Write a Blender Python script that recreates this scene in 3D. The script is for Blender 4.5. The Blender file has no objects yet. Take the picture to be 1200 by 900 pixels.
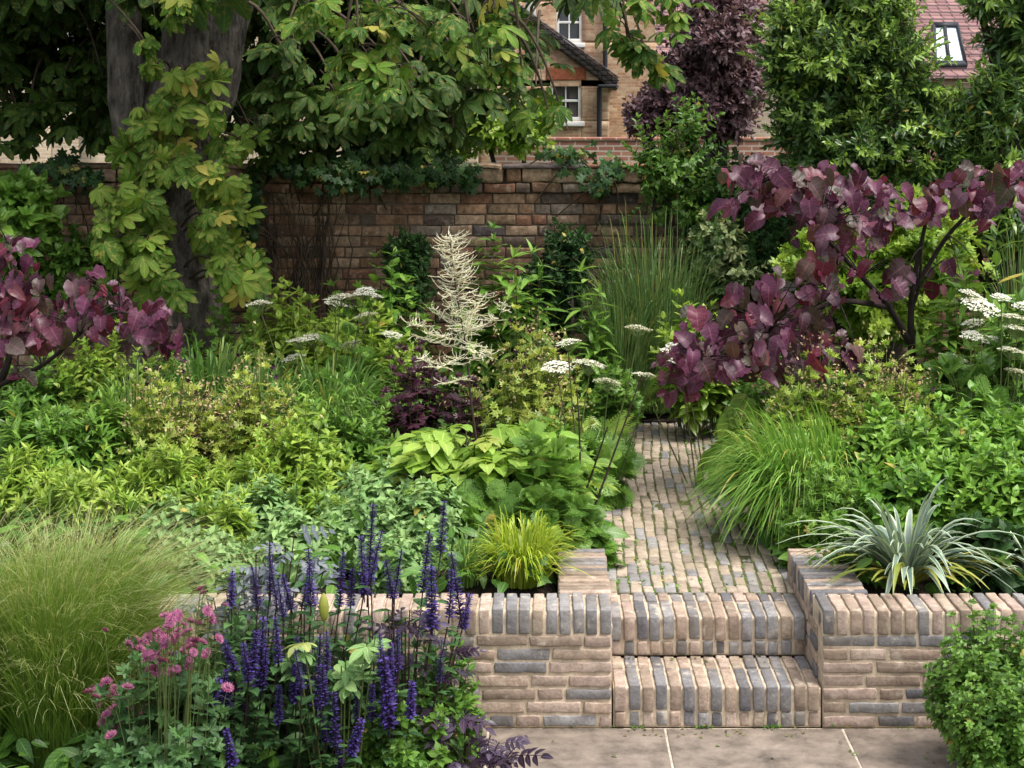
import bpy, math, zlib
import numpy as np

sc = bpy.context.scene
COL = sc.collection
# ------------------------------------------------------------------ camera, sky, sun, exposure
F, H, CX, CY = 2000.0, 2.35, 629.0, 115.0          # focal length in photo pixels, eye height, vanishing point
cam = bpy.data.cameras.new('camera'); camo = bpy.data.objects.new('camera', cam); COL.objects.link(camo)
camo.location = (0, 0, H); camo.rotation_euler = (math.radians(90), 0, 0)
cam.sensor_width = 36; cam.lens = F / 1200 * 36
cam.shift_x = -(CX - 600) / 1200; cam.shift_y = -(450 - CY) / 1200
cam.clip_start = 0.1; cam.clip_end = 2000
sc.camera = camo
SUN_EL, SUN_AZ = math.radians(64), math.radians(118)   # azimuth clockwise from +Y (away from the camera)
w = bpy.data.worlds.new('World'); sc.world = w; w.use_nodes = True
nt = w.node_tree; bg = nt.nodes['Background']
sky = nt.nodes.new('ShaderNodeTexSky'); sky.sky_type = 'NISHITA'; sky.sun_disc = False
sky.sun_elevation = SUN_EL; sky.sun_rotation = SUN_AZ; sky.dust_density = 4.0; sky.air_density = 1.2
hs = nt.nodes.new('ShaderNodeHueSaturation'); hs.inputs['Saturation'].default_value = 0.35
nt.links.new(sky.outputs[0], hs.inputs['Color']); nt.links.new(hs.outputs[0], bg.inputs[0])
bg.inputs[1].default_value = 0.15
sl = bpy.data.lights.new('sun', 'SUN'); sl.energy = 1.5; sl.angle = math.radians(14); sl.color = (1, .96, .9)
so = bpy.data.objects.new('sun', sl); COL.objects.link(so)
so.rotation_euler = (math.radians(90) - SUN_EL, 0, math.pi - SUN_AZ)
so.location = (0, 0, 30)
sc.view_settings.view_transform = 'Standard'; sc.view_settings.look = 'None'
sc.view_settings.exposure = 1.12; sc.view_settings.gamma = 1.0
sc.cycles.max_bounces = 6; sc.cycles.diffuse_bounces = 4; sc.cycles.transparent_max_bounces = 4
sc.cycles.transmission_bounces = 4; sc.cycles.glossy_bounces = 2
sc.cycles.use_denoising = True
sc.cycles.sample_clamp_indirect = 6

# ------------------------------------------------------------------ helpers
def X(px, d): return (px - CX) * d / F
def Z(py, d): return H - (py - CY) * d / F
def rs(name): return np.random.default_rng(zlib.crc32(name.encode()))
def V3(*a): return np.array(a, float)
def nz(v): return v / np.maximum(np.linalg.norm(v, axis=-1, keepdims=True), 1e-9)
def lin(c):
    return tuple(((x / 255) / 12.92 if x / 255 <= .04045 else ((x / 255 + .055) / 1.055) ** 2.4) for x in c) + (1.0,)

class MB:
    """collects quads and tris with a random value and leaf coordinates per vertex"""
    def __init__(s): s.V = []; s.Q = []; s.T = []; s.R = []; s.U = []; s.n = 0
    def add(s, V, Q=None, T=None, rnd=None, uv=None):
        V = np.asarray(V, float).reshape(-1, 3); k = len(V)
        s.V.append(V)
        if Q is not None and len(Q): s.Q.append(np.asarray(Q, np.int64).reshape(-1, 4) + s.n)
        if T is not None and len(T): s.T.append(np.asarray(T, np.int64).reshape(-1, 3) + s.n)
        s.R.append(np.full(k, .5) if rnd is None else np.broadcast_to(np.asarray(rnd, float), (k,)))
        s.U.append(np.zeros((k, 2)) if uv is None else np.asarray(uv, float).reshape(-1, 2))
        s.n += k
    def mesh(s, name, mat, loc=(0, 0, 0), smooth=False):
        me = bpy.data.meshes.new(name)
        if s.n:
            V = np.concatenate(s.V) - np.asarray(loc, float)
            Q = np.concatenate(s.Q) if s.Q else np.zeros((0, 4), int)
            T = np.concatenate(s.T) if s.T else np.zeros((0, 3), int)
            me.vertices.add(len(V)); me.vertices.foreach_set('co', V.astype(np.float32).ravel())
            me.loops.add(Q.size + T.size)
            me.loops.foreach_set('vertex_index', np.concatenate([Q.ravel(), T.ravel()]).astype(np.int32))
            me.polygons.add(len(Q) + len(T))
            st = np.concatenate([np.arange(len(Q)) * 4, Q.size + np.arange(len(T)) * 3])
            me.polygons.foreach_set('loop_start', st.astype(np.int32))
            if smooth: me.polygons.foreach_set('use_smooth', np.ones(len(st), bool))
            a = me.attributes.new('rnd', 'FLOAT', 'POINT'); a.data.foreach_set('value', np.concatenate(s.R).astype(np.float32))
            a = me.attributes.new('luv', 'FLOAT2', 'POINT'); a.data.foreach_set('vector', np.concatenate(s.U).astype(np.float32).ravel())
            me.update(calc_edges=True)
        me.materials.append(mat)
        return me
    def build(s, name, mat, parent=None, smooth=False):
        loc = LOC.get(parent.name, (0, 0, 0)) if parent else (0, 0, 0)
        o = bpy.data.objects.new(name, s.mesh(name, mat, loc, smooth)); COL.objects.link(o)
        if parent: o.parent = parent; LOC[o.name] = loc
        return o
LOC = {}
def tag(o, label=None, cat=None, group=None, kind=None):
    if label: o['label'] = label
    if cat: o['category'] = cat
    if group: o['group'] = group
    if kind: o['kind'] = kind
    return o
def thing(name, label, cat, loc, group=None):
    o = bpy.data.objects.new(name, None); COL.objects.link(o); o.location = loc; o.empty_display_size = .1
    LOC[o.name] = tuple(loc)
    return tag(o, label, cat, group, 'thing')
def child(name, me, parent, loc, rot=(0, 0, 0), sc_=1.0):
    """a part that shares a mesh; loc in world space"""
    o = bpy.data.objects.new(name, me); COL.objects.link(o); o.parent = parent
    o.location = tuple(np.asarray(loc, float) - np.asarray(LOC[parent.name], float))
    o.rotation_euler = rot; o.scale = (sc_,) * 3 if np.isscalar(sc_) else sc_
    return o
def struct(o): o['kind'] = 'structure'; return o

# ------------------------------------------------------------------ materials
def newmat(name):
    m = bpy.data.materials.new(name); m.use_nodes = True
    nt = m.node_tree
    for n in list(nt.nodes): nt.nodes.remove(n)
    out = nt.nodes.new('ShaderNodeOutputMaterial')
    return m, nt, out
def N(nt, t, **kw):
    n = nt.nodes.new(t)
    for k, v in kw.items():
        if k in n.inputs: n.inputs[k].default_value = v
        else: setattr(n, k, v)
    return n
def ramp(nt, stops, interp='LINEAR'):
    r = nt.nodes.new('ShaderNodeValToRGB'); r.color_ramp.interpolation = interp
    e = r.color_ramp.elements
    while len(e) > 1: e.remove(e[-1])
    e[0].position, e[0].color = stops[0][0], lin(stops[0][1])
    for p, c in stops[1:]:
        x = e.new(p); x.color = lin(c)
    return r
def mix(nt, typ, fac, a, b):
    n = nt.nodes.new('ShaderNodeMix'); n.data_type = 'RGBA'; n.blend_type = typ
    for sock, v in ((n.inputs[0], fac), (n.inputs[6], a), (n.inputs[7], b)):
        if hasattr(v, 'links') or hasattr(v, 'is_linked'): nt.links.new(v, sock)
        else: sock.default_value = v
    return n.outputs[2]
def math_(nt, op, a, b=0.0):
    n = nt.nodes.new('ShaderNodeMath'); n.operation = op
    for i, v in enumerate((a, b)):
        if hasattr(v, 'is_linked'): nt.links.new(v, n.inputs[i])
        else: n.inputs[i].default_value = v
    return n.outputs[0]
def even(cols): return [(i / max(1, len(cols) - 1), c) for i, c in enumerate(cols)]

def leafmat(name, cols, trans=.3, rough=.42, vein=.25, veincol=None, nerves=7, along=None, edge=None, spec=.4, back=.25, spots=None, old=(192, 172, 84)):
    """leaf: colour by a per-leaf random value, veins from leaf coordinates, paler underside, translucent"""
    m, nt, out = newmat(name)
    at = N(nt, 'ShaderNodeAttribute', attribute_name='rnd')
    uv = N(nt, 'ShaderNodeAttribute', attribute_name='luv')
    st = even(cols)
    if old and len(cols) > 1: st = [(q * .93, c) for q, c in st] + [(1.0, old)]
    r = ramp(nt, st); nt.links.new(at.outputs['Fac'], r.inputs[0]); col = r.outputs[0]
    sx = nt.nodes.new('ShaderNodeSeparateXYZ'); nt.links.new(uv.outputs['Vector'], sx.inputs[0])
    u, v = sx.outputs[0], sx.outputs[1]
    if along:                                     # colour along the blade (base to tip)
        ra = ramp(nt, even(along)); nt.links.new(v, ra.inputs[0])
        col = mix(nt, 'MIX', .7, col, ra.outputs[0])
    tc = nt.nodes.new('ShaderNodeTexCoord')
    no = N(nt, 'ShaderNodeTexNoise', Scale=9.0, Detail=2.0); nt.links.new(tc.outputs['Object'], no.inputs['Vector'])
    rn = ramp(nt, [(.3, (205, 205, 205)), (.7, (255, 255, 255))]); nt.links.new(no.outputs[0], rn.inputs[0])
    col = mix(nt, 'MULTIPLY', 1.0, col, rn.outputs[0])
    au = math_(nt, 'ABSOLUTE', u)
    if edge:                                      # pale margin
        fe = math_(nt, 'GREATER_THAN', au, .62); col = mix(nt, 'MIX', fe, col, lin(edge))
    if vein:
        mid = math_(nt, 'LESS_THAN', au, .07)
        ph = math_(nt, 'SUBTRACT', math_(nt, 'MULTIPLY', v, float(nerves)), math_(nt, 'MULTIPLY', au, nerves * .22))
        fr = math_(nt, 'LESS_THAN', math_(nt, 'FRACT', ph), .13)
        vv = math_(nt, 'MULTIPLY', math_(nt, 'MAXIMUM', mid, math_(nt, 'MULTIPLY', fr, .6)), vein)
        col = mix(nt, 'MIX', vv, col, lin(veincol or tuple(min(255, int(c * 1.35 + 25)) for c in cols[-1])))
    if spots:
        n2 = N(nt, 'ShaderNodeTexNoise', Scale=38.0, Detail=3.0); nt.links.new(tc.outputs['Object'], n2.inputs['Vector'])
        r2 = ramp(nt, [(.52, (0, 0, 0)), (.66, (255, 255, 255))]); nt.links.new(n2.outputs[0], r2.inputs[0])
        col = mix(nt, 'MIX', math_(nt, 'MULTIPLY', r2.outputs[0], .75), col, lin(spots))
    if back:
        ge = nt.nodes.new('ShaderNodeNewGeometry')
        col = mix(nt, 'MIX', math_(nt, 'MULTIPLY', ge.outputs['Backfacing'], back), col, lin(tuple(min(255, int(c * .8 + 50)) for c in cols[len(cols) // 2])))
    p = N(nt, 'ShaderNodeBsdfPrincipled', Roughness=rough); p.inputs['Specular IOR Level'].default_value = spec
    nt.links.new(col, p.inputs['Base Color'])
    if trans:
        t = nt.nodes.new('ShaderNodeBsdfTranslucent'); nt.links.new(mix(nt, 'MULTIPLY', 1.0, col, (1.25, 1.2, .75, 1)), t.inputs[0])
        ms = nt.nodes.new('ShaderNodeMixShader'); ms.inputs[0].default_value = trans
        nt.links.new(p.outputs[0], ms.inputs[1]); nt.links.new(t.outputs[0], ms.inputs[2]); nt.links.new(ms.outputs[0], out.inputs[0])
    else: nt.links.new(p.outputs[0], out.inputs[0])
    return m

def solid(name, cols, rough=.8, scale=12.0, bump=.0, bscale=60.0, bdist=.004, spec=.3, stretch=None, noise=.35, metallic=0.0):
    """plain material: colour by random value, broken up by noise, with optional bump"""
    m, nt, out = newmat(name)
    at = N(nt, 'ShaderNodeAttribute', attribute_name='rnd')
    r = ramp(nt, even(cols)); nt.links.new(at.outputs['Fac'], r.inputs[0])
    tc = nt.nodes.new('ShaderNodeTexCoord'); vec = tc.outputs['Object']
    if stretch:
        mp = nt.nodes.new('ShaderNodeMapping'); mp.inputs['Scale'].default_value = stretch
        nt.links.new(vec, mp.inputs[0]); vec = mp.outputs[0]
    no = N(nt, 'ShaderNodeTexNoise', Scale=scale, Detail=6.0, Roughness=.65); nt.links.new(vec, no.inputs['Vector'])
    lo = int(255 * (1 - noise))
    rn = ramp(nt, [(.3, (lo, lo, lo)), (.68, (255, 255, 255))]); nt.links.new(no.outputs[0], rn.inputs[0])
    col = mix(nt, 'MULTIPLY', 1.0, r.outputs[0], rn.outputs[0])
    p = N(nt, 'ShaderNodeBsdfPrincipled', Roughness=rough, Metallic=metallic); p.inputs['Specular IOR Level'].default_value = spec
    nt.links.new(col, p.inputs['Base Color'])
    if bump:
        n2 = N(nt, 'ShaderNodeTexNoise', Scale=bscale, Detail=5.0); nt.links.new(vec, n2.inputs['Vector'])
        b = N(nt, 'ShaderNodeBump', Strength=bump, Distance=bdist); nt.links.new(n2.outputs[0], b.inputs['Height']); nt.links.new(b.outputs[0], p.inputs['Normal'])
    nt.links.new(p.outputs[0], out.inputs[0])
    return m

def brickmat(name, stops, grime=(60, 52, 42), gfac=.35, gscale=3.0, bump=.5, lichen=None, fine=90.0, moss=None, mott=.55):
    """brick faces: one colour per brick, blotches, speckle and grime"""
    m, nt, out = newmat(name)
    at = N(nt, 'ShaderNodeAttribute', attribute_name='rnd')
    r = ramp(nt, stops, 'CONSTANT'); nt.links.new(at.outputs['Fac'], r.inputs[0]); col = r.outputs[0]
    tc = nt.nodes.new('ShaderNodeTexCoord'); vec = tc.outputs['Object']
    def layer(scale, lo, hi, detail=5.0, rough=.6):
        n = N(nt, 'ShaderNodeTexNoise', Scale=scale, Detail=detail, Roughness=rough); nt.links.new(vec, n.inputs['Vector'])
        q = ramp(nt, [(lo, (0, 0, 0)), (hi, (255, 255, 255))]); nt.links.new(n.outputs[0], q.inputs[0]); return q.outputs[0]
    col = mix(nt, 'MULTIPLY', mott, col, mix(nt, 'MIX', layer(22, .34, .66, 8.0, .7), (.42, .37, .34, 1), (1.25, 1.22, 1.18, 1)))
    col = mix(nt, 'MULTIPLY', .45, col, mix(nt, 'MIX', layer(fine, .35, .65), (.55, .53, .5, 1), (1.15, 1.15, 1.15, 1)))
    col = mix(nt, 'MIX', math_(nt, 'MULTIPLY', layer(gscale, .42, .72), gfac), col, lin(grime))
    if lichen: col = mix(nt, 'MIX', math_(nt, 'MULTIPLY', layer(14, .58, .68), .55), col, lin(lichen))
    if moss: col = mix(nt, 'MIX', math_(nt, 'MULTIPLY', layer(5, .55, .7), .5), col, lin(moss))
    p = N(nt, 'ShaderNodeBsdfPrincipled', Roughness=.88); p.inputs['Specular IOR Level'].default_value = .25
    nt.links.new(col, p.inputs['Base Color'])
    n2 = N(nt, 'ShaderNodeTexNoise', Scale=fine, Detail=6.0, Roughness=.7); nt.links.new(vec, n2.inputs['Vector'])
    b = N(nt, 'ShaderNodeBump', Strength=bump, Distance=.004); nt.links.new(n2.outputs[0], b.inputs['Height']); nt.links.new(b.outputs[0], p.inputs['Normal'])
    nt.links.new(p.outputs[0], out.inputs[0])
    return m

# ------------------------------------------------------------------ shapes
def beta(a, b):
    pk = a / (a + b); mx = pk ** a * (1 - pk) ** b
    return lambda t: (np.clip(t, 1e-4, 1) ** a * np.clip(1 - t, 0, 1) ** b) / mx
def leaf(a=.6, b=1.0, wd=.45, n=6, fold=.25, droop=.2, wave=0.0, heart=0.0, serr=0.0, petiole=0.0):
    """one leaf, unit length along +y: midrib plus two margins"""
    t = np.linspace(0, 1, n + 1); wf = beta(a, b)
    wv = wf(np.clip(t, .012, .985)) * wd / 2
    if serr: wv = wv * (1 - serr * (np.arange(n + 1) % 2))
    yo = t - heart * (1 - t) ** 3
    V, U = [], []
    for i in range(n + 1):
        for sgn in (-1, 0, 1):
            x = sgn * wv[i]; y = t[i] if sgn == 0 else yo[i]
            z = -droop * y * abs(y) + fold * abs(x) + wave * abs(sgn) * math.sin(i * 2.3 + sgn) * wd
            V.append((x, y + petiole, z)); U.append((sgn, t[i]))
    Q = []
    for i in range(n):
        for j in (0, 1):
            k = i * 3 + j; Q.append((k, k + 1, k + 4, k + 3))
    return dict(V=np.array(V), Q=np.array(Q), U=np.array(U))
def variants(k=4, seed='v', **kw):
    r = rs(seed + str(sorted(kw.items()))); out = []
    for _ in range(k):
        q = dict(kw); q['droop'] = kw.get('droop', .2) * r.uniform(.2, 1.8); q['fold'] = kw.get('fold', .25) * r.uniform(.3, 1.6)
        q['wd'] = kw.get('wd', .45) * r.uniform(.85, 1.12); q['wave'] = kw.get('wave', .02) * r.uniform(.3, 1.5)
        out.append(leaf(**q))
    return out
def place(T, off, d, n, s):
    d = nz(V3(*d)); x = nz(np.cross(d, V3(*n))); n2 = np.cross(x, d)
    return dict(V=V3(*off) + s * (T['V'][:, :1] * x + T['V'][:, 1:2] * d + T['V'][:, 2:] * n2), Q=T['Q'], U=T['U'])
def compose(parts):
    V, Q, U, k = [], [], [], 0
    for p in parts: V.append(p['V']); Q.append(p['Q'] + k); U.append(p['U']); k += len(p['V'])
    return dict(V=np.concatenate(V), Q=np.concatenate(Q), U=np.concatenate(U))
def palmate(nl=7, r=None, spread=130, a=1.5, b=.5, wd=.36, n=7, droop=.3, drop=.25, serr=.0, pet=.0):
    """hand-shaped compound leaf"""
    parts = []
    for i in range(nl):
        f = (i - (nl - 1) / 2) / ((nl - 1) / 2)
        an = math.radians(90 - f * spread); s = (1 - .38 * abs(f) ** 1.5) * r.uniform(.9, 1.08)
        T = leaf(a, b, wd * r.uniform(.9, 1.1), n, .25, droop * r.uniform(.5, 1.5), .025, serr=serr)
        parts.append(place(T, (0, pet, 0), (math.cos(an), math.sin(an), -drop * r.uniform(.3, 1.4)), (0, 0, 1), s))
    if pet: parts.append(place(leaf(.3, .3, .03, 1, 0, 0), (0, 0, 0), (0, 1, 0), (0, 0, 1), pet))
    return compose(parts)
def pinnate(pairs=4, r=None, ang=60, a=.6, b=1.0, wd=.5, ls=.36, n=4, droop=.25, taper=.35, y0=.25, stalk=.015, curl=.15):
    parts = [place(leaf(.3, .3, stalk * 2, 4, 0, curl), (0, 0, 0), (0, 1, 0), (0, 0, 1), 1.0)]
    for i in range(pairs):
        t = y0 + (1 - y0) * i / pairs
        s = ls * (1 - taper * t) * r.uniform(.88, 1.1)
        for sg in (-1, 1):
            an = math.radians(90 - sg * ang * r.uniform(.85, 1.1))
            parts.append(place(leaf(a, b, wd, n, .25, droop, .02), (0, t, -curl * t * t), (math.cos(an), math.sin(an), -.12 * r.uniform(0, 2)), (0, 0, 1), s))
    parts.append(place(leaf(a, b, wd, n, .25, droop, .02), (0, .97, -curl), (0, 1, -.2), (0, 0, 1), ls * (1 - taper) * 1.1))
    return compose(parts)
def ferny(r, pairs=6, sub=3, ls=.44, wd=.5):
    """twice divided lacy leaf"""
    parts = [place(leaf(.3, .3, .02, 3, 0, .15), (0, 0, 0), (0, 1, 0), (0, 0, 1), 1.0)]
    for i in range(pairs):
        t = .22 + .76 * i / pairs; L = ls * math.sin(math.pi * (.25 + .7 * t)) * r.uniform(.85, 1.1)
        for sg in (-1, 1):
            an = math.radians(90 - sg * 58); d = V3(math.cos(an), math.sin(an), -.1)
            for k in range(sub):
                q = (k + .6) / sub
                for s2 in (-1, 1):
                    a2 = an + s2 * math.radians(48)
                    parts.append(place(leaf(.6, .8, wd, 2, .1, .1), V3(0, t, -.15 * t * t) + d * L * q, (math.cos(a2), math.sin(a2), r.uniform(-.3, .2)), (0, 0, 1), L * .46 * (1.1 - .6 * q)))
    return compose(parts)
def frond(r, pairs=16, ls=.3, wd=.26):
    parts = [place(leaf(.3, .3, .02, 5, 0, .3), (0, 0, 0), (0, 1, 0), (0, 0, 1), 1.0)]
    for i in range(pairs):
        t = .12 + .86 * i / pairs; L = ls * (math.sin(math.pi * (.18 + .8 * t)) * .9 + .12)
        for sg in (-1, 1):
            an = math.radians(90 - sg * 72)
            parts.append(place(leaf(.5, .9, wd, 4, 0, .2, serr=.35), (0, t, -.3 * t * t), (math.cos(an), math.sin(an), -.15), (0, 0, 1), L))
    return compose(parts)
def lobed(r, nl=5, depth=.5, k=5, spread=250, sharp=1.0, cup=.15, tooth=.0):
    """lobed leaf as a fan of two rings round its stalk end"""
    n = nl * k; th = np.radians(np.linspace(90 - spread / 2, 90 + spread / 2, n + 1))
    ph = (np.arange(n + 1) / k) % 1.0; tri = np.abs(ph - .5) * 2
    f = (np.arange(n + 1) / n - .5) * 2
    rad = (1 - depth * tri ** sharp) * (1 - .3 * np.abs(f) ** 1.5) * (1 - tooth * (np.arange(n + 1) % 2))
    V = [(0, 0, 0)]; U = [(0, 0)]
    for q in (.55, 1.0):
        for t, R, tr in zip(th, rad, tri):
            rr = R * q if q == 1 else min(R, .6) * .55 / .6
            V.append((rr * math.cos(t), rr * math.sin(t), cup * rr * rr * r.uniform(.2, 1.4) - .12 * rr * rr * (1 if q == 1 else .5))); U.append((tr * q, q))
    Q = []
    for i in range(n): Q.append((0, 1 + i, 2 + i, 2 + i)); Q.append((1 + i, n + 2 + i, n + 3 + i, 2 + i))
    V = np.array(V); V[:, 1] += .25
    Q = np.array(Q); T = Q[::2, :3]
    return dict(V=V * .6, Q=Q[1::2], U=np.array(U), T=T)

def inst(m, tm, pos, d, n, s, rnd, r):
    """copies of leaf templates at pos, pointing along d, face towards n"""
    pos = np.asarray(pos, float).reshape(-1, 3)
    if not len(pos): return
    d = nz(np.broadcast_to(d, pos.shape)); x = np.cross(d, np.broadcast_to(n, pos.shape))
    bad = np.linalg.norm(x, axis=1) < 1e-3; x[bad] = (1, 0, 0); x = nz(x); n2 = np.cross(x, d)
    s = np.broadcast_to(np.asarray(s, float), (len(pos),)); rnd = np.broadcast_to(np.asarray(rnd, float), (len(pos),))
    if isinstance(tm, dict): tm = [tm]
    pick = r.integers(0, len(tm), len(pos))
    for i, T in enumerate(tm):
        k = np.nonzero(pick == i)[0]
        if not len(k): continue
        A = T['V']; c = len(A)
        W = pos[k, None] + s[k, None, None] * (A[None, :, 0:1] * x[k, None] + A[None, :, 1:2] * d[k, None] + A[None, :, 2:3] * n2[k, None])
        off = (np.arange(len(k)) * c)[:, None, None]
        m.add(W.reshape(-1, 3), (T['Q'][None] + off).reshape(-1, 4), (T['T'][None] + off).reshape(-1, 3) if 'T' in T else None,
              np.repeat(rnd[k], c), np.tile(T['U'], (len(k), 1)))
def bez(b, c, t, n):
    q = np.linspace(0, 1, n)[None, :, None]
    return (1 - q) ** 2 * b[:, None] + 2 * q * (1 - q) * c[:, None] + q ** 2 * t[:, None]
def tubes(m, P, R, k=4, rnd=.5, cap=False):
    P = np.asarray(P, float)
    if P.ndim == 2: P = P[None]
    Nn, n, _ = P.shape; R = np.broadcast_to(np.asarray(R, float), (Nn, n))
    T = nz(np.gradient(P, axis=1)); ref = np.where((np.abs(T[..., 2:]) > .9), V3(1, .2, 0), V3(0, 0, 1))
    ref = np.broadcast_to(ref[:, :1], T.shape) if n > 1 else ref
    u = nz(np.cross(T, ref)); v = np.cross(T, u)
    a = np.arange(k) * 2 * math.pi / k
    W = P[:, :, None] + R[:, :, None, None] * (np.cos(a)[None, None, :, None] * u[:, :, None] + np.sin(a)[None, None, :, None] * v[:, :, None])
    i = np.arange(n - 1)[:, None] * k; j = np.arange(k)[None]; j2 = (j + 1) % k
    q = np.stack([i + j, i + j2, i + k + j2, i + k + j], -1).reshape(-1, 4)
    off = (np.arange(Nn) * n * k)[:, None, None]
    rr = np.broadcast_to(np.asarray(rnd, float), (Nn,))
    uv = np.zeros((Nn, n, k, 2)); uv[..., 1] = np.linspace(0, 1, n)[None, :, None]; uv[..., 0] = .5
    m.add(W.reshape(-1, 3), (q[None] + off).reshape(-1, 4), None, np.repeat(rr, n * k), uv.reshape(-1, 2))
def blades(m, b, c, t, wd, n, rnd, r, fold=.0, prof=(.35, .7), yaw=.6):
    """ribbons along a quadratic curve; fold makes a keeled strap of three rows"""
    P = bez(b, c, t, n); Nn = len(P); T = nz(np.gradient(P, axis=1))
    hd = (t - b) * V3(1, 1, 0) + r.normal(0, yaw * .05, b.shape)
    an = r.normal(0, yaw, Nn)[:, None]
    side = nz(np.cross(nz(hd), V3(0, 0, 1))); side = nz(side * np.cos(an) + nz(hd) * V3(1, 1, 0) * np.sin(an))
    side = np.broadcast_to(side[:, None], T.shape); side = nz(side - T * np.sum(side * T, -1, keepdims=True))
    q = np.linspace(.02, .99, n); wv = beta(*prof)(q)[None, :, None] * (np.broadcast_to(np.asarray(wd, float), (Nn,)) / 2)[:, None, None]
    nr = np.cross(side, T)
    if fold:
        rows = [P - side * wv + nr * wv * fold, P, P + side * wv + nr * wv * fold]; us = (-1, 0, 1)
    else: rows = [P - side * wv, P + side * wv]; us = (-1, 1)
    k = len(rows); W = np.stack(rows, 2)
    i = np.arange(n - 1)[:, None] * k; j = np.arange(k - 1)[None]
    f = np.stack([i + j, i + j + 1, i + k + j + 1, i + k + j], -1).reshape(-1, 4)
    off = (np.arange(Nn) * n * k)[:, None, None]
    uv = np.zeros((Nn, n, k, 2)); uv[..., 0] = np.array(us)[None, None]; uv[..., 1] = np.linspace(0, 1, n)[None, :, None]
    m.add(W.reshape(-1, 3), (f[None] + off).reshape(-1, 4), None, np.repeat(np.broadcast_to(rnd, (Nn,)), n * k), uv.reshape(-1, 2))

_box = {}
def boxt(nx, ny, nzz):
    key = (nx, ny, nzz)
    if key in _box: return _box[key]
    idx, V, Q = {}, [], []
    def vid(p):
        p = tuple(np.round(p, 6))
        if p not in idx: idx[p] = len(V); V.append(p)
        return idx[p]
    ns = (nx, ny, nzz)
    for ax in range(3):
        u, v = (ax + 1) % 3, (ax + 2) % 3
        # extra loop close to each edge so the corners can round off
        gu = np.concatenate([[-1, -.86], np.linspace(-.86, .86, ns[u] + 1)[1:-1], [.86, 1]]); gv = np.concatenate([[-1, -.86], np.linspace(-.86, .86, ns[v] + 1)[1:-1], [.86, 1]])
        for sg in (-1, 1):
            for i in range(len(gu) - 1):
                for j in range(len(gv) - 1):
                    q = []
                    for a, b in ((gu[i], gv[j]), (gu[i + 1], gv[j]), (gu[i + 1], gv[j + 1]), (gu[i], gv[j + 1])):
                        p = [0, 0, 0]; p[ax] = sg; p[u] = a; p[v] = b; q.append(vid(p))
                    Q.append(q if sg > 0 else q[::-1])
    _box[key] = (np.array(V, float), np.array(Q)); return _box[key]
def bricks(m, C, Hs, rnd, r, seg=(3, 2, 2), rad=.006, rough=.0018, ax=None, tilt=.008):
    """tumbled bricks: subdivided boxes with rounded arrises and uneven faces; ax = unit vector along the brick"""
    C = np.asarray(C, float).reshape(-1, 3); Hs = np.broadcast_to(np.asarray(Hs, float), C.shape); n = len(C)
    U, Q = boxt(*seg); k = len(U)
    inner = np.maximum(Hs - rad, .001)
    # map the loop at .86 onto the start of the rounding
    s = np.sign(U); a = np.abs(U)
    A = np.where(a[None] >= .999, Hs[:, None], a[None] / .86 * inner[:, None]) * s[None]
    cl = np.clip(A, -inner[:, None], inner[:, None]); dv = A - cl; ln = np.linalg.norm(dv, axis=-1, keepdims=True)
    P = np.where(ln > 1e-7, cl + dv / np.maximum(ln, 1e-7) * np.minimum(ln, rad), A)
    ph = r.uniform(0, 6.28, (n, 1, 3)); fr = r.uniform(25, 70, (n, 1, 3))
    P = P + rough * np.sin(P[..., [1, 2, 0]] * fr + ph) + rough * .8 * np.sin(P[..., [2, 0, 1]] * fr * 1.9 + ph * 2) + r.normal(0, rough * .35, P.shape)
    if ax is None: ax = np.broadcast_to(V3(1, 0, 0), (n, 3))
    ax = np.broadcast_to(np.asarray(ax, float), (n, 3)) + r.normal(0, tilt, (n, 3)); ax = nz(ax)
    ay = nz(np.cross(np.broadcast_to(V3(0, 0, 1), ax.shape), ax)); az = np.cross(ax, ay)
    W = C[:, None] + P[..., 0:1] * ax[:, None] + P[..., 1:2] * ay[:, None] + P[..., 2:3] * az[:, None]
    m.add(W.reshape(-1, 3), (Q[None] + (np.arange(n) * k)[:, None, None]).reshape(-1, 4), None, np.repeat(np.broadcast_to(rnd, (n,)), k))
def box(m, lo, hi, rnd=.5, bev=0.0):
    lo = V3(*lo); hi = V3(*hi); U, Q = boxt(1, 1, 1)
    c = (lo + hi) / 2; h = (hi - lo) / 2; inner = np.maximum(h - bev, h * .2) if bev else h * .86
    a = np.abs(U); A = np.where(a >= .999, h, a / .86 * inner) * np.sign(U)
    if bev:
        cl = np.clip(A, -inner, inner); dv = A - cl; ln = np.linalg.norm(dv, axis=-1, keepdims=True)
        A = np.where(ln > 1e-9, cl + dv / np.maximum(ln, 1e-9) * np.minimum(ln, bev), A)
    m.add(A + c, Q, None, rnd)
def quad(m, pts, rnd=.5): m.add(np.array(pts, float), [(0, 1, 2, 3)], None, rnd)
def grid(m, x0, x1, y0, y1, nx, ny, zf, rnd=.5):
    gx, gy = np.meshgrid(np.linspace(x0, x1, nx + 1), np.linspace(y0, y1, ny + 1), indexing='ij')
    i, j = np.meshgrid(np.arange(nx), np.arange(ny), indexing='ij'); a = i * (ny + 1) + j
    m.add(np.stack([gx, gy, zf(gx, gy)], -1).reshape(-1, 3), np.stack([a, a + ny + 1, a + ny + 2, a + 1], -1).reshape(-1, 4), None, rnd)

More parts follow.
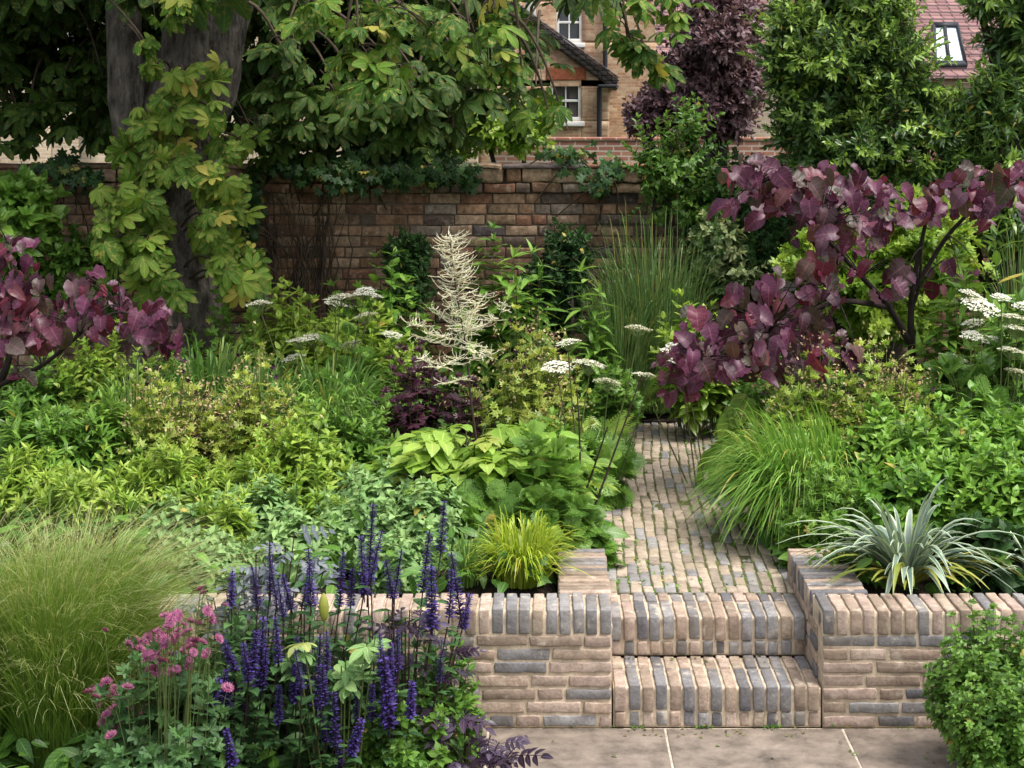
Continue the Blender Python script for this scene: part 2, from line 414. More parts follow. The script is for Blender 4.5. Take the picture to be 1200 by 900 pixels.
# ------------------------------------------------------------------ growing
def leafy(ml, ms, b, c, t, tm, ls, nodes, r, per=2, t0=.35, up=.5, stemr=.003, size=(1, 1, .6), tip=2, jit=.15, sag=.25, rnd0=(.15, .75), tipgain=.25, n=7):
    """leaves in pairs or spirals along curved stems b -> c -> t"""
    K = len(b); P = bez(b, c, t, n)
    if ms is not None: tubes(ms, P, np.linspace(1, .45, n)[None] * stemr, 3, r.uniform(.2, .8, K))
    srn = r.uniform(rnd0[0], rnd0[1], K); ph = r.uniform(0, 6.28, K)
    js = list(np.linspace(t0, 1, nodes)) + [1.0] * (1 if tip else 0)
    for j, q in enumerate(js):
        istip = j >= nodes
        per_ = tip if istip else per
        pos = (1 - q) ** 2 * b + 2 * q * (1 - q) * c + q ** 2 * t
        tan = nz(2 * (1 - q) * (c - b) + 2 * q * (t - c) + V3(0, 0, 1e-4))
        e1 = nz(np.cross(tan, V3(.31, .77, .2))); e2 = np.cross(tan, e1)
        f = j / max(1, nodes - 1)
        sz = np.interp(min(f, 1), (0, .5, 1), size)
        for k in range(per_):
            a = ph + (j * 1.5708 if per == 2 else j * 2.4) + k * 6.2832 / per_ + r.normal(0, .25, K)
            side = e1 * np.cos(a)[:, None] + e2 * np.sin(a)[:, None]
            u = up * (.35 + .75 * f) if not istip else .8
            d = side * (1 - u) + tan * u - V3(0, 0, 1) * sag * (1 - f) + r.normal(0, jit, pos.shape)
            nn = tan * (1 - u) - side * u + V3(0, 0, .45) + r.normal(0, jit, pos.shape)
            inst(ml, tm, pos + r.normal(0, .003, pos.shape), d, nn, ls * sz * (.75 if istip else 1) * r.uniform(.72, 1.2, K), np.where(r.uniform(0, 1, K) < .012 * (1.6 - f), 1.0, np.clip(srn + tipgain * f + r.normal(0, .1, K), 0, .92)), r)
def mound_stems(c, rx, ry, h, K, r, flat=.5, spread=.45, low=.0, lean=(0, 0)):
    a = r.uniform(0, 6.2832, K); rho = np.sqrt(r.uniform(0, 1, K))
    tx = rx * rho * np.cos(a); ty = ry * rho * np.sin(a); tz = h * (1 - flat * rho ** 2) * r.uniform(.62, 1.08, K) * np.where(r.uniform(0, 1, K) < .08, 1.18, 1)
    if low: k = r.uniform(0, 1, K) < low; tz = np.where(k, tz * r.uniform(.3, .8, K), tz)
    b = np.stack([tx * spread, ty * spread, np.zeros(K)], -1) + c
    t = np.stack([tx + lean[0] * tz, ty + lean[1] * tz, tz], -1) + c
    cc = b + np.stack([(tx * (1 - spread)) * .25, ty * (1 - spread) * .25, tz * .7], -1)
    return b, cc, t
def shrub_stems(ells, K, r, L, updir=.35, shell=.55):
    """twigs all through a set of ellipsoids, thicker towards the outside; ells = [(centre, radii, weight)]"""
    wts = np.array([e[2] for e in ells], float); pk = r.choice(len(ells), K, p=wts / wts.sum())
    C = np.array([e[0] for e in ells], float)[pk]; R = np.array([e[1] for e in ells], float)[pk]
    g = nz(r.normal(0, 1, (K, 3))); rad = r.uniform(0, 1, K) ** (1 - shell) if shell < 1 else np.ones(K)
    p = C + g * R * rad[:, None]
    out = nz(g + V3(0, 0, updir) + r.normal(0, .45, (K, 3)))
    Ls = L * r.uniform(.6, 1.3, K)[:, None]
    b = p - out * Ls * .5; t = p + out * Ls * .5 + V3(0, 0, 1) * Ls * .1
    return b, (b + t) / 2 + r.normal(0, .12, (K, 3)) * Ls, t
# ================================================================== THE SETTING
BED = 0.36                                          # soil level behind the low walls
FRONT, WZ, PZ = 6.37, 0.442, 0.31                    # wall face, wall top, path level
XL, XR = 0.283, 1.064                                # the opening of the steps
# shared materials
BUFF = [(0, (182, 162, 145)), (.13, (168, 148, 132)), (.25, (194, 174, 160)), (.35, (154, 137, 122)), (.45, (178, 158, 146)), (.54, (128, 127, 129)), (.66, (150, 148, 148)), (.76, (108, 108, 113)), (.85, (140, 138, 138)), (.92, (176, 160, 142))]
m_brick = brickmat('tumbled_brick', BUFF, grime=(112, 100, 84), gfac=.55, gscale=5, bump=.8, lichen=(198, 186, 168), mott=.62)
m_sett = brickmat('path_sett', [(0, (178, 164, 146)), (.2, (164, 150, 132)), (.38, (188, 172, 156)), (.55, (150, 138, 124)), (.68, (136, 134, 134)), (.8, (154, 152, 151)), (.9, (172, 158, 138))], grime=(110, 102, 82), gfac=.4, gscale=4, bump=.6)
m_mortar = solid('lime_mortar', [(214, 194, 166), (206, 186, 160)], rough=.95, scale=18, bump=.6, bscale=140, noise=.28)
m_oldbrick = brickmat('old_wall_brick', [(0, (152, 118, 94)), (.14, (166, 132, 106)), (.26, (132, 102, 86)), (.38, (150, 110, 90)), (.48, (172, 148, 124)), (.62, (138, 116, 94)), (.74, (112, 98, 90)), (.82, (176, 144, 118)), (.92, (148, 136, 124)), (.97, (100, 92, 94))], grime=(64, 56, 40), gfac=.85, gscale=1.8, bump=1.0, lichen=(196, 176, 152), fine=34, mott=.95, moss=(58, 54, 30))
m_oldmortar = solid('old_mortar', [(128, 114, 96), (104, 92, 78)], rough=.95, scale=9, noise=.5)
m_soil = solid('bed_soil', [(52, 40, 30), (44, 34, 26)], rough=1, scale=30, bump=1, bscale=60, bdist=.02, noise=.5)
m_stone = solid('sandstone', [(134, 121, 109), (146, 132, 119), (128, 116, 105)], rough=.8, scale=9, bump=.45, bscale=150, noise=.42, spec=.3)
m_joint = solid('pale_joint', [(196, 184, 166), (190, 178, 160)], rough=.95, scale=30, noise=.25)
m_lawn = solid('lawn_green', [(62, 84, 40), (52, 72, 34)], rough=1, scale=3, noise=.4)
m_pathbed = solid('path_joint_soil', [(112, 108, 70), (96, 104, 54)], rough=1, scale=25, bump=.8, bscale=80, noise=.45)

r = rs('ground')
m = MB(); grid(m, -160, 160, -40, 260, 40, 40, lambda x, y: -.06 + 0 * x); struct(m.build('ground', m_lawn))
m = MB(); grid(m, -7, .075, 6.5, 12.3, 60, 50, lambda x, y: BED + .02 * np.sin(x * 5 + y * 3) + .015 * np.sin(y * 9 - x * 4)); o = struct(m.build('soil', m_soil, smooth=True))
m = MB(); grid(m, .075, .33, 7.235, 12.3, 4, 40, lambda x, y: PZ - .01 + np.clip((.29 - x) * .4, 0, .1)); grid(m, 1.06, 1.29, 7.235, 12.3, 4, 40, lambda x, y: PZ - .01 + np.clip((x - 1.06) * .5, 0, .1)); grid(m, .33, 1.06, 10.72, 12.3, 8, 10, lambda x, y: PZ + .01 + 0 * x); struct(m.build('soil', m_soil, smooth=True))
m = MB(); grid(m, 1.285, 8, 6.5, 12.3, 60, 50, lambda x, y: BED + .02 * np.sin(x * 5 + y * 3) + .015 * np.sin(y * 9 - x * 4)); struct(m.build('soil', m_soil, smooth=True))
m = MB(); grid(m, -7, -.2, 3.5, FRONT + .02, 30, 20, lambda x, y: .02 + .015 * np.sin(x * 7) * np.sin(y * 8)); struct(m.build('soil', m_soil, smooth=True))
m = MB(); grid(m, 1.62, 7, 3.5, FRONT + .02, 30, 20, lambda x, y: .022 + .012 * np.sin(x * 7) * np.sin(y * 8)); struct(m.build('soil', m_soil, smooth=True))

# paving slabs of the terrace
m = MB(); mj = MB()
xs = [-1.5, -.84, -.18, .478, 1.14, 1.80, 2.46]; ys = [3.4, 4.3, 5.2, FRONT - .004]
for i in range(len(xs) - 1):
    for j in range(len(ys) - 1):
        sh = 0
        bricks(m, [((xs[i] + xs[i + 1]) / 2, (ys[j] + ys[j + 1]) / 2, -.025)], [((xs[i + 1] - xs[i]) / 2 - .004, (ys[j + 1] - ys[j]) / 2 - .004, .025)], r.uniform(0, 1), r, seg=(14, 14, 1), rad=.004, rough=.0006, tilt=.0)
grid(mj, -1.5, 2.46, 3.4, FRONT + .005, 4, 4, lambda x, y: -.0035 + 0 * x)
pv = struct(m.build('paving', m_stone, smooth=True)); struct(mj.build('paving_joints', m_joint))

# ---------------------------------------------------------------- low brick walls and steps
def course_run(m, p0, p1, z, hh, r, nrm, dep=.05, lens=(.205, .205, .205, .1, .15), joint=.011, rough=.0014, rad=.0042, seg=(5, 2, 2), proud=.004, first=None):
    """one course of bricks from p0 to p1 (plan), faces pointing along nrm"""
    p0 = V3(*p0); p1 = V3(*p1); L = np.linalg.norm(p1 - p0); ax = (p1 - p0) / L; nrm = V3(*nrm)
    s = 0; C, Hh = [], []
    k = 0
    while s < L - .03:
        l = first if (k == 0 and first) else lens[r.integers(len(lens))]
        l = min(l * r.uniform(.95, 1.04), L - s)
        if L - s - l < .05: l = L - s
        c = p0 + ax * (s + l / 2) - nrm * (dep - proud + r.normal(0, .0015))
        C.append((c[0], c[1], z + r.normal(0, .001))); Hh.append(((l - joint) / 2, dep, hh * r.uniform(.93, 1.04))); s += l; k += 1
    n = len(C); bricks(m, C, Hh, r.uniform(0, 1, n), r, seg, rad, rough, ax=np.broadcast_to(V3(ax[0], ax[1], 0), (n, 3)), tilt=.006)
def rowlock(m, p0, p1, z, hz, r, nrm, length=.2, pitch=.0505, proud=.0, seg=(2, 5, 3), rad=.0048, skip=0):
    """bricks on edge side by side along p0 -> p1, their ends facing nrm"""
    p0 = V3(*p0); p1 = V3(*p1); L = np.linalg.norm(p1 - p0); ax = (p1 - p0) / L; nrm = V3(*nrm)
    n = int(round(L / pitch)); pt = L / n; C = []
    for i in range(n):
        c = p0 + ax * (i + .5) * pt - nrm * (length / 2 - proud + r.normal(0, .002)); C.append((c[0], c[1], z + r.normal(0, .0016)))
    bricks(m, C, (pt / 2 - .005, length / 2, hz), r.uniform(0, 1, n), r, seg, rad, .0009, ax=np.broadcast_to(V3(ax[0], ax[1], 0), (n, 3)), tilt=.012)

def low_wall(name, label, x0, x1, ret_x0, ret_x1, side):
    r = rs(label)
    t = thing(name, label, 'wall', ((x0 + x1) / 2, FRONT, 0))
    fb = MB(); cp = MB(); mo = MB()
    for k in range(7):
        course_run(fb, (x0, FRONT), (x1, FRONT), .0255 + k * .0497, .0198, r, (0, -1), first=(.205, .1, .205, .16)[k % 4] if side > 0 else None)
    box(mo, (x0 + .004, FRONT + .0015, 0), (x1 - .004, FRONT + .19, WZ - .012))
    rowlock(cp, (x0, FRONT), (x1, FRONT), WZ - .046, .046, r, (0, -1), length=.215, proud=.004)
    yb = 7.235
    cx = ret_x0 if side > 0 else ret_x1; nr = (-1, 0) if side > 0 else (1, 0)
    for k in range(7):
        course_run(fb, (cx, FRONT + .104), (cx, yb), .0255 + k * .0497, .0208, r, nr)
    box(mo, (ret_x0 + .0025, FRONT + .195, 0), (ret_x1 - .0025, yb, WZ - .012))
    rowlock(cp, (cx, FRONT + .22), (cx, yb), WZ - .046, .046, r, nr, length=ret_x1 - ret_x0, proud=.004, seg=(2, 5, 3))
    fb.build('brickwork', m_brick, t); cp.build('coping', m_brick, t); mo.build('mortar', m_mortar, t)
    return t
low_wall('retaining_wall', 'low pale brick retaining wall left of the steps, with the salvias in front', -4.2, XL, XL - .2, XL, -1)
low_wall('retaining_wall', 'low pale brick retaining wall right of the steps, under the silver strappy plant', XR, 3.4, XR, XR + .22, 1)

r = rs('steps')
t = thing('brick_steps', 'two pale brick steps leading from the stone terrace up to the sett path', 'steps', ((XL + XR) / 2, FRONT, 0))
a, b_ = XL + .003, XR - .003
def step(name, y0, zb, zt, y1):
    s = MB(); mo = MB()
    hz = (zt - zb - .062) / 2
    rowlock(s, (a, y0), (b_, y0), zb + .030, .0285, r, (0, -1), length=.1, proud=.0, seg=(2, 2, 3), rad=.008)
    rowlock(s, (a, y0), (b_, y0), zt - hz, hz, r, (0, -1), length=.203, proud=.003)
    rowlock(s, (a, y0 + .21), (b_, y0 + .21), zt - .03, .03, r, (0, -1), length=y1 - y0 - .215, seg=(2, 4, 2))
    box(mo, (a, y0 + .006, zb), (b_, y1 - .004, zt - .009))
    st = s.build(name, m_brick, t); mo.build('mortar', m_mortar, st)
step('step', FRONT, 0.0, .156, 6.72)
step('step', 6.72, .156 - .002, .31, 7.046)

# ---------------------------------------------------------------- sett path
r = rs('path')
def pathoff(y): return .02 * (y - 7.05) + .012 * np.maximum(0, y - 8.6) ** 2
m = MB(); mb = MB(); C, Hh, AX = [], [], []
rows = np.arange(.312, 1.07, .0502)
for i, x in enumerate(rows):
    y = 7.052 + r.uniform(-.1, 0) * 0
    first = True
    while y < 10.7:
        l = r.choice([.2, .2, .16, .12, .1]) * r.uniform(.92, 1.05)
        if first: l *= r.uniform(.4, 1); first = False
        yc = y + l / 2; sl = .02 + .024 * max(0, yc - 8.6)
        wob = .006 * math.sin(yc * 3.1 + i * .15) + .004 * math.sin(yc * 7 + i)
        C.append((x + pathoff(yc) + wob, yc, PZ - .03 + r.normal(0, .0028))); Hh.append((np.float64(.0226) * r.uniform(.92, 1.05), l / 2 - .003, .03)); AX.append((1, -sl, 0)); y += l
n = len(C); bricks(m, C, Hh, r.uniform(0, 1, n), r, (2, 3, 1), .006, .0012, ax=np.array(AX), tilt=.02)
grid(mb, .288, 1.068, 7.05, 10.72, 6, 30, lambda x, y: PZ - .006 + 0 * x)
V = mb.V[0]; V[:, 0] += pathoff(V[:, 1]) * (V[:, 1] > 7.3)
struct(m.build('path', m_sett)); struct(mb.build('path_bed', m_pathbed))

# ---------------------------------------------------------------- old garden wall behind the beds
r = rs('oldwall')
WY = 12.0; WT = Z(193, 12.0)
t = thing('garden_wall', 'old weathered brown brick garden wall behind the beds, under the chestnut tree', 'wall', (0, WY, 0))
m = MB(); cp = MB(); mo = MB()
zc = WT - .2
k = 0
while zc > .2:
    lens = (.225, .225, .225, .112) if k % 2 else (.225, .112, .225)
    course_run(m, (-6.2, WY), (6.2, WY), zc - .0375, .0335, r, (0, -1), dep=.1, lens=lens, joint=.01, rough=.0014, rad=.0045, seg=(3, 1, 1), proud=.003 + r.uniform(-.001, .002), first=r.uniform(.08, .22))
    zc -= .076; k += 1
course_run(m, (-6.2, WY), (6.2, WY), WT - .1625, .034, r, (0, -1), dep=.1, lens=(.225, .112), joint=.01, rough=.0025, rad=.008, seg=(3, 1, 1), proud=.035)
course_run(cp, (-6.2, WY), (6.2, WY), WT - .075, .05, r, (0, -1), dep=.17, lens=(.225, .225, .11, .17), joint=.008, rough=.005, rad=.012, seg=(3, 2, 1), proud=.04)
course_run(cp, (-6.2, WY), (6.2, WY), WT - .012, .012, r, (0, -1), dep=.19, lens=(.45, .3, .6), joint=.006, rough=.004, rad=.006, seg=(5, 2, 1), proud=.055)
box(mo, (-6.2, WY + .006, 0), (6.2, WY + .23, WT - .03))
m.build('brickwork', m_oldbrick, t); cp.build('coping', m_oldbrick, t); mo.build('mortar', m_oldmortar, t)

# ---------------------------------------------------------------- red boundary wall, houses
def brick_tex(name, c1, c2, mort, sx=1.0, bw=.225, bh=.075, msize=.012, blot=.35):
    m, nt, out = newmat(name)
    tc = nt.nodes.new('ShaderNodeTexCoord'); sp = nt.nodes.new('ShaderNodeSeparateXYZ'); nt.links.new(tc.outputs['Object'], sp.inputs[0])
    cb = nt.nodes.new('ShaderNodeCombineXYZ'); nt.links.new(math_(nt, 'ADD', sp.outputs[0], math_(nt, 'MULTIPLY', sp.outputs[1], 1.0)), cb.inputs[0]); nt.links.new(sp.outputs[2], cb.inputs[1])
    b = N(nt, 'ShaderNodeTexBrick', Scale=1.0); b.inputs['Brick Width'].default_value = bw; b.inputs['Row Height'].default_value = bh
    b.inputs['Mortar Size'].default_value = msize; b.inputs['Color1'].default_value = lin(c1); b.inputs['Color2'].default_value = lin(c2); b.inputs['Mortar'].default_value = lin(mort)
    b.inputs['Bias'].default_value = 0.0; nt.links.new(cb.outputs[0], b.inputs['Vector'])
    n = N(nt, 'ShaderNodeTexNoise', Scale=1.3, Detail=8.0, Roughness=.75); nt.links.new(tc.outputs['Object'], n.inputs['Vector'])
    q = ramp(nt, [(.3, (150, 140, 135)), (.7, (255, 255, 255))]); nt.links.new(n.outputs[0], q.inputs[0])
    col = mix(nt, 'MULTIPLY', blot * 2, b.outputs[0], q.outputs[0])
    p = N(nt, 'ShaderNodeBsdfPrincipled', Roughness=.9); nt.links.new(col, p.inputs['Base Color'])
    bm = N(nt, 'ShaderNodeBump', Strength=.5, Distance=.01); nt.links.new(b.outputs['Fac'], bm.inputs['Height']); bm.invert = True; nt.links.new(bm.outputs[0], p.inputs['Normal'])
    nt.links.new(p.outputs[0], out.inputs[0]); return m
m_red = brick_tex('red_brick', (150, 96, 80), (178, 128, 104), (196, 178, 160))
m_house = brick_tex('yellow_stock_brick', (192, 146, 112), (236, 208, 172), (216, 192, 162), blot=.5, msize=.008)
m_house2 = brick_tex('pale_stock_brick', (196, 170, 140), (222, 198, 166), (214, 202, 182))
m_orange = solid('orange_lintel', [(178, 104, 74), (190, 116, 84)], scale=12)
m_white = solid('white_paint', [(232, 232, 228), (226, 226, 222)], rough=.5, scale=3, noise=.06)
m_dark = solid('dark_paint', [(46, 48, 54), (40, 42, 48)], rough=.5, noise=.15)
m_curtain = solid('curtain', [(122, 112, 100), (96, 92, 92)], scale=3, stretch=(14, 14, .4), noise=.5)
def glassm(name, col, rough=.06):
    m, nt, out = newmat(name); p = N(nt, 'ShaderNodeBsdfPrincipled', Roughness=rough); p.inputs['Base Color'].default_value = lin(col); p.inputs['Specular IOR Level'].default_value = 1.0
    nt.links.new(p.outputs[0], out.inputs[0]); return m
m_glass = glassm('window_glass', (44, 52, 62)); m_skyglass = glassm('rooflight_glass', (196, 208, 216), .15)  # rooflight pane is pale: sky reflection put into its base colour
m_tile = brick_tex('plain_tile', (134, 88, 84), (158, 110, 102), (66, 46, 48), bw=.17, bh=.11, msize=.012)
m_slate = brick_tex('dark_tile', (112, 102, 106), (138, 126, 128), (66, 60, 64), bw=.2, bh=.12, msize=.014)
m_roofred = brick_tex('rose_tile', (150, 112, 112), (172, 134, 130), (96, 74, 76), bw=.2, bh=.13, msize=.016)

d = 25.0; t = thing('boundary_wall', 'red brick boundary wall beyond the old garden wall, below the house', 'wall', (0, d, 0))
m = MB(); box(m, (X(574, d), d, -.1), (14, d + .22, Z(165, d))); m.build('brickwork', m_red, t)
m = MB(); box(m, (X(574, d) - .04, d - .04, Z(165, d) + .002), (14, d + .26, Z(161, d)), bev=.01); m.build('coping', m_red, t)

def sash(parent, x0, x1, z0, z1, y, cols=2, rows=2, curtain=False):
    f = MB(); w = .055
    fr = .07
    for q in ((x0, z0, x1, z0 + fr * 1.4), (x0, z1 - fr, x1, z1), (x0, z0 + fr * 1.4, x0 + fr, z1 - fr), (x1 - fr, z0 + fr * 1.4, x1, z1 - fr)):
        box(f, (q[0], y - .03, q[1]), (q[2], y + .06, q[3]), bev=.006)
    wo = f.build('window', m_white, parent)
    s = MB(); mid = (z0 + z1) / 2
    box(s, (x0 + fr, y - .01, mid - .03), (x1 - fr, y + .04, mid + .03), bev=.004)
    for i in range(1, cols):
        xx = x0 + fr + (x1 - x0 - 2 * fr) * i / cols
        box(s, (xx - .016, y + .002, z0 + fr * 1.4), (xx + .016, y + .04, mid - .03)); box(s, (xx - .016, y + .002, mid + .03), (xx + .016, y + .04, z1 - fr))
    s.build('glazing_bars', m_white, wo)
    g = MB(); box(g, (x0 + fr, y + .045, z0 + fr), (x1 - fr, y + .055, z1 - fr)); g.build('pane', m_glass, wo)
    if curtain:
        c = MB()
        for q in ((x0 + fr + .02, x0 + fr + (x1 - x0) * .3), (x1 - fr - (x1 - x0) * .3, x1 - fr - .02)): box(c, (q[0], y + .036, z0 + fr * 1.6), (q[1], y + .043, mid - .04)); box(c, (q[0], y + .036, mid + .04), (q[1], y + .043, z1 - fr * 1.2))
        c.build('curtain', m_curtain, wo)
    b = MB(); box(b, (x0 - .08, y - .12, z0 - .12), (x1 + .08, y + .03, z0 - .004), bev=.01); b.build('sill', m_white, wo)
    return wo
def wallhole(m, x0, x1, z0, z1, y, dep, holes):
    """wall face with rectangular openings, built from butted boxes"""
    xs = sorted({x0, x1, *[h[0] for h in holes], *[h[1] for h in holes]}); zs = sorted({z0, z1, *[h[2] for h in holes], *[h[3] for h in holes]})
    for i in range(len(xs) - 1):
        k = 0
        while k < len(zs) - 1:
            cx, cz = (xs[i] + xs[i + 1]) / 2, (zs[k] + zs[k + 1]) / 2
            if not any(h[0] < cx < h[1] and h[2] < cz < h[3] for h in holes): box(m, (xs[i], y, zs[k]), (xs[i + 1], y + dep, zs[k + 1]))
            k += 1
# main house: tall rear block with upper window, lower wing in front with a catslide verge
D1, D2 = 43.0, 40.0
t = thing('brick_house', 'yellow brick house with white sash windows and a sloping dark tiled verge', 'house', (0, D1, 0))
m = MB(); up = (X(652, D1), X(682, D1), Z(50, D1), Z(2, D1))
wallhole(m, X(300, D1), X(800, D1), -.1, 8.5, D1, .3, [up])
low = (X(645, D2), X(681, D2), Z(142, D2), Z(94, D2))
xa, xb = X(560, D2), X(714, D2)
def vz(px): return Z(40 + (px - 632) * (106 - 40) / (722 - 632), D2)
wallhole(m, xa, xb, -.1, vz(714) - .02, D2, .3, [low])
# gable triangle over the eave line of the wing
zt0 = vz(714) - .02; n = 12
px = np.linspace(560, 714, n + 1)
for i in range(n):
    x0_, x1_ = X(px[i], D2), X(px[i + 1], D2); za, zb = vz(px[i]) - .02, vz(px[i + 1]) - .02
    P = [(x0_, D2, zt0), (x1_, D2, zt0), (x1_, D2, zb), (x0_, D2, za), (x0_, D2 + .3, zt0), (x1_, D2 + .3, zt0), (x1_, D2 + .3, zb), (x0_, D2 + .3, za)]
    m.add(P, [(0, 1, 2, 3), (7, 6, 5, 4), (3, 2, 6, 7)], None, .5)
box(m, (xb - .3, D2 + .3, -.1), (xb, D1, zt0))
hw = m.build('wall', m_house, t)
m = MB()
def slab(m, x0, z0, x1, z1, y0, y1, th):
    dx, dz = x1 - x0, z1 - z0; L = math.hypot(dx, dz); nx, nzz = -dz / L * th, dx / L * th
    if nzz < 0: nx, nzz = -nx, -nzz
    P = [(x0, y0, z0), (x1, y0, z1), (x1 + nx, y0, z1 + nzz), (x0 + nx, y0, z0 + nzz)]; P += [(p[0], y1, p[2]) for p in P]
    m.add(P, [(0, 1, 2, 3), (7, 6, 5, 4), (3, 2, 6, 7), (4, 5, 1, 0), (1, 5, 6, 2), (4, 0, 3, 7)], None, .5)
slab(m, X(560, D2), vz(560), X(722, D2), vz(722), D2 - .12, D1 - .01, .12)
slab(m, X(560, D2), vz(560) + .14, X(722, D2), vz(722) + .14, D2 - .15, D1 - .01, .12)
m.build('roof', m_slate, t)
m = MB(); slab(m, X(560, D2), vz(560) + .3, X(724, D2), vz(724) + .3, D2 - .18, D2 - .1, .05); m.build('verge_board', m_slate, t)
m = MB(); box(m, (X(700, D2), D2 - .3, Z(103, D2)), (X(722, D2), D2 - .12, Z(99, D2)), bev=.02); tubes(m, [[(X(702, D2), D2 - .1, Z(103, D2)), (X(702, D2), D2 - .1, 0)]], .06, 8); m.build('downpipe', m_dark, t)
m = MB(); tubes(m, [[(X(709, D1), D1 - .1, 8), (X(709, D1), D1 - .1, Z(88, D1))]], .06, 8); m.build('downpipe', m_dark, t)
sash(t, *up, D1 + .06); sash(t, *low, D2 + .06, curtain=True)
m = MB(); box(m, (low[0] - .1, D2 - .012, low[3] + .003), (low[1] + .12, D2 - .002, low[3] + .3)); m.build('lintel', m_orange, t); m = MB(); box(m, (up[0] - .1, D1 - .012, up[3] + .003), (up[1] + .1, D1 - .002, up[3] + .3)); m.build('lintel', m_orange, t)
m = MB(); box(m, (X(622, D2) - .12, D2 - .08, Z(30, D2)), (X(622, D2) + .12, D2 + .02, 5.2), bev=.01); m.build('white_trim', m_white, t)
# pale house behind the chestnut on the left
D3 = 34.0
t = thing('brick_house', 'pale brick house glimpsed through the chestnut leaves at the upper left', 'house', (X(200, D3), D3, 0))
m = MB(); hl = [(X(470, D3), X(500, D3), Z(74, D3), Z(30, D3)), (X(60, D3), X(92, D3), Z(80, D3), Z(36, D3))]
wallhole(m, X(-250, D3), X(560, D3), -.1, Z(-40, D3), D3, .3, hl); m.build('wall', m_house2, t)
for h in hl: sash(t, *h, D3 + .06, cols=3)
m = MB(); P0 = (X(-270, D3), X(575, D3)); m.add([(P0[0], D3 - .3, Z(-38, D3)), (P0[1], D3 - .3, Z(-38, D3)), (P0[1], D3 + 4, Z(-38, D3) + 3), (P0[0], D3 + 4, Z(-38, D3) + 3)], [(0, 1, 2, 3)]); m.build('roof', m_tile, t)
# right-hand house with rose tiled roof and a rooflight
D4 = 30.0
t = thing('tiled_house', 'house with rose tiled roof and a dark framed rooflight at the upper right', 'house', (X(1100, D4), D4, 0))
xa, xb = X(770, D4), X(1420, D4); ze = Z(92, D4)
m = MB(); box(m, (xa + .3, D4, -.1), (xb - .3, D4 + .3, ze)); m.build('wall', m_house2, t)
SL = 1.05                                         # roof slope: rise over run
def roofp(px, py):
    # the point of the roof plane seen at that pixel
    k = (CY - py) / F; y = (ze - H - SL * (D4 - .3)) / (k - SL); return V3((px - CX) / F * y, y, H + k * y)
y1 = D4 + 5.2
m = MB(); nrow = 46
for i in range(nrow):                             # overlapping courses of tiles
    a0, a1 = i / nrow, (i + 1.12) / nrow
    ya, yb = D4 - .3 + (y1 - D4 + .3) * a0, D4 - .3 + (y1 - D4 + .3) * a1
    za, zb = ze + SL * (ya - D4 + .3), ze + SL * (yb - D4 + .3)
    m.add([(xa, ya, za + .035), (xb, ya, za + .035), (xb, yb, zb), (xa, yb, zb), (xa, ya, za), (xb, ya, za)], [(0, 1, 2, 3), (4, 5, 1, 0)], None, .5)
m.build('roof', m_roofred, t)
m = MB(); gl = MB(); c4 = [roofp(1094, 80), roofp(1133, 80), roofp(1122, 30), roofp(1092, 30)]
up_ = nz(V3(0, -SL, 1)) * .09
def strip(a, b, c, d):
    Q = [a, b, c, d]; P = [q + up_ for q in Q] + list(Q); m.add(P, [(0, 1, 2, 3), (0, 4, 5, 1), (1, 5, 6, 2), (2, 6, 7, 3), (3, 7, 4, 0)], None, .5)
cc = sum(c4) / 4; inn = [cc + (q - cc) * .8 for q in c4]
for i in range(4): strip(c4[i], c4[(i + 1) % 4], inn[(i + 1) % 4], inn[i])
ma, mb2 = (inn[0] * .55 + inn[1] * .45), (inn[3] * .55 + inn[2] * .45); dx = V3(.03, 0, 0); strip(ma - dx, ma + dx, mb2 + dx, mb2 - dx)
w_ = m.build('rooflight', m_dark, t); quad(gl, [q + up_ * .6 for q in inn]); gl.build('pane', m_skyglass, w_)
# ================================================================== PLANTS
m_stem = solid('green_stem', [(86, 104, 52), (104, 116, 62), (92, 84, 52)], rough=.7, noise=.25)
m_dstem = solid('dark_stem', [(64, 44, 46), (76, 54, 44)], rough=.7, noise=.25)
m_twig = solid('twig', [(92, 78, 62), (72, 60, 50)], rough=.9, noise=.4)
m_bark = solid('chestnut_bark', [(124, 114, 105), (98, 90, 83)], rough=1, scale=5, bump=1, bscale=8, bdist=.06, stretch=(3, 3, 1.1), noise=.65)
m_dbark = solid('dark_bark', [(64, 52, 48), (50, 42, 40)], rough=1, scale=14, bump=.6, bscale=40, noise=.4)

# leaf materials
L_lime = leafmat('lime_leaf', [(94, 136, 38), (126, 164, 52), (170, 194, 84)], trans=.34)
L_green = leafmat('green_leaf', [(66, 108, 36), (94, 138, 48), (134, 170, 72)])
L_mid = leafmat('mid_green_leaf', [(58, 96, 36), (84, 126, 46), (118, 156, 64)])
L_dark = leafmat('dark_green_leaf', [(30, 54, 28), (42, 72, 34), (62, 96, 44)], trans=.18, rough=.5, spec=.25)
L_grey = leafmat('grey_green_leaf', [(88, 130, 72), (116, 156, 90), (156, 188, 118)], rough=.6, spec=.25)
L_ever = leafmat('evergreen_leaf', [(42, 70, 40), (62, 98, 50), (90, 126, 60), (146, 178, 74)], trans=.22, rough=.3, spec=.5)
L_chest = leafmat('shaded_chestnut_leaf', [(40, 66, 26), (54, 84, 32), (76, 108, 42)], trans=.3, nerves=14, spots=(112, 108, 50), rough=.6, spec=.2)  # darker copy for the crown, its shade put into the leaf colour
L_chest3 = leafmat('shoot_chestnut_leaf', [(66, 100, 34), (90, 126, 42), (128, 152, 58)], trans=.3, nerves=14, spots=(150, 142, 70), rough=.6, spec=.2)
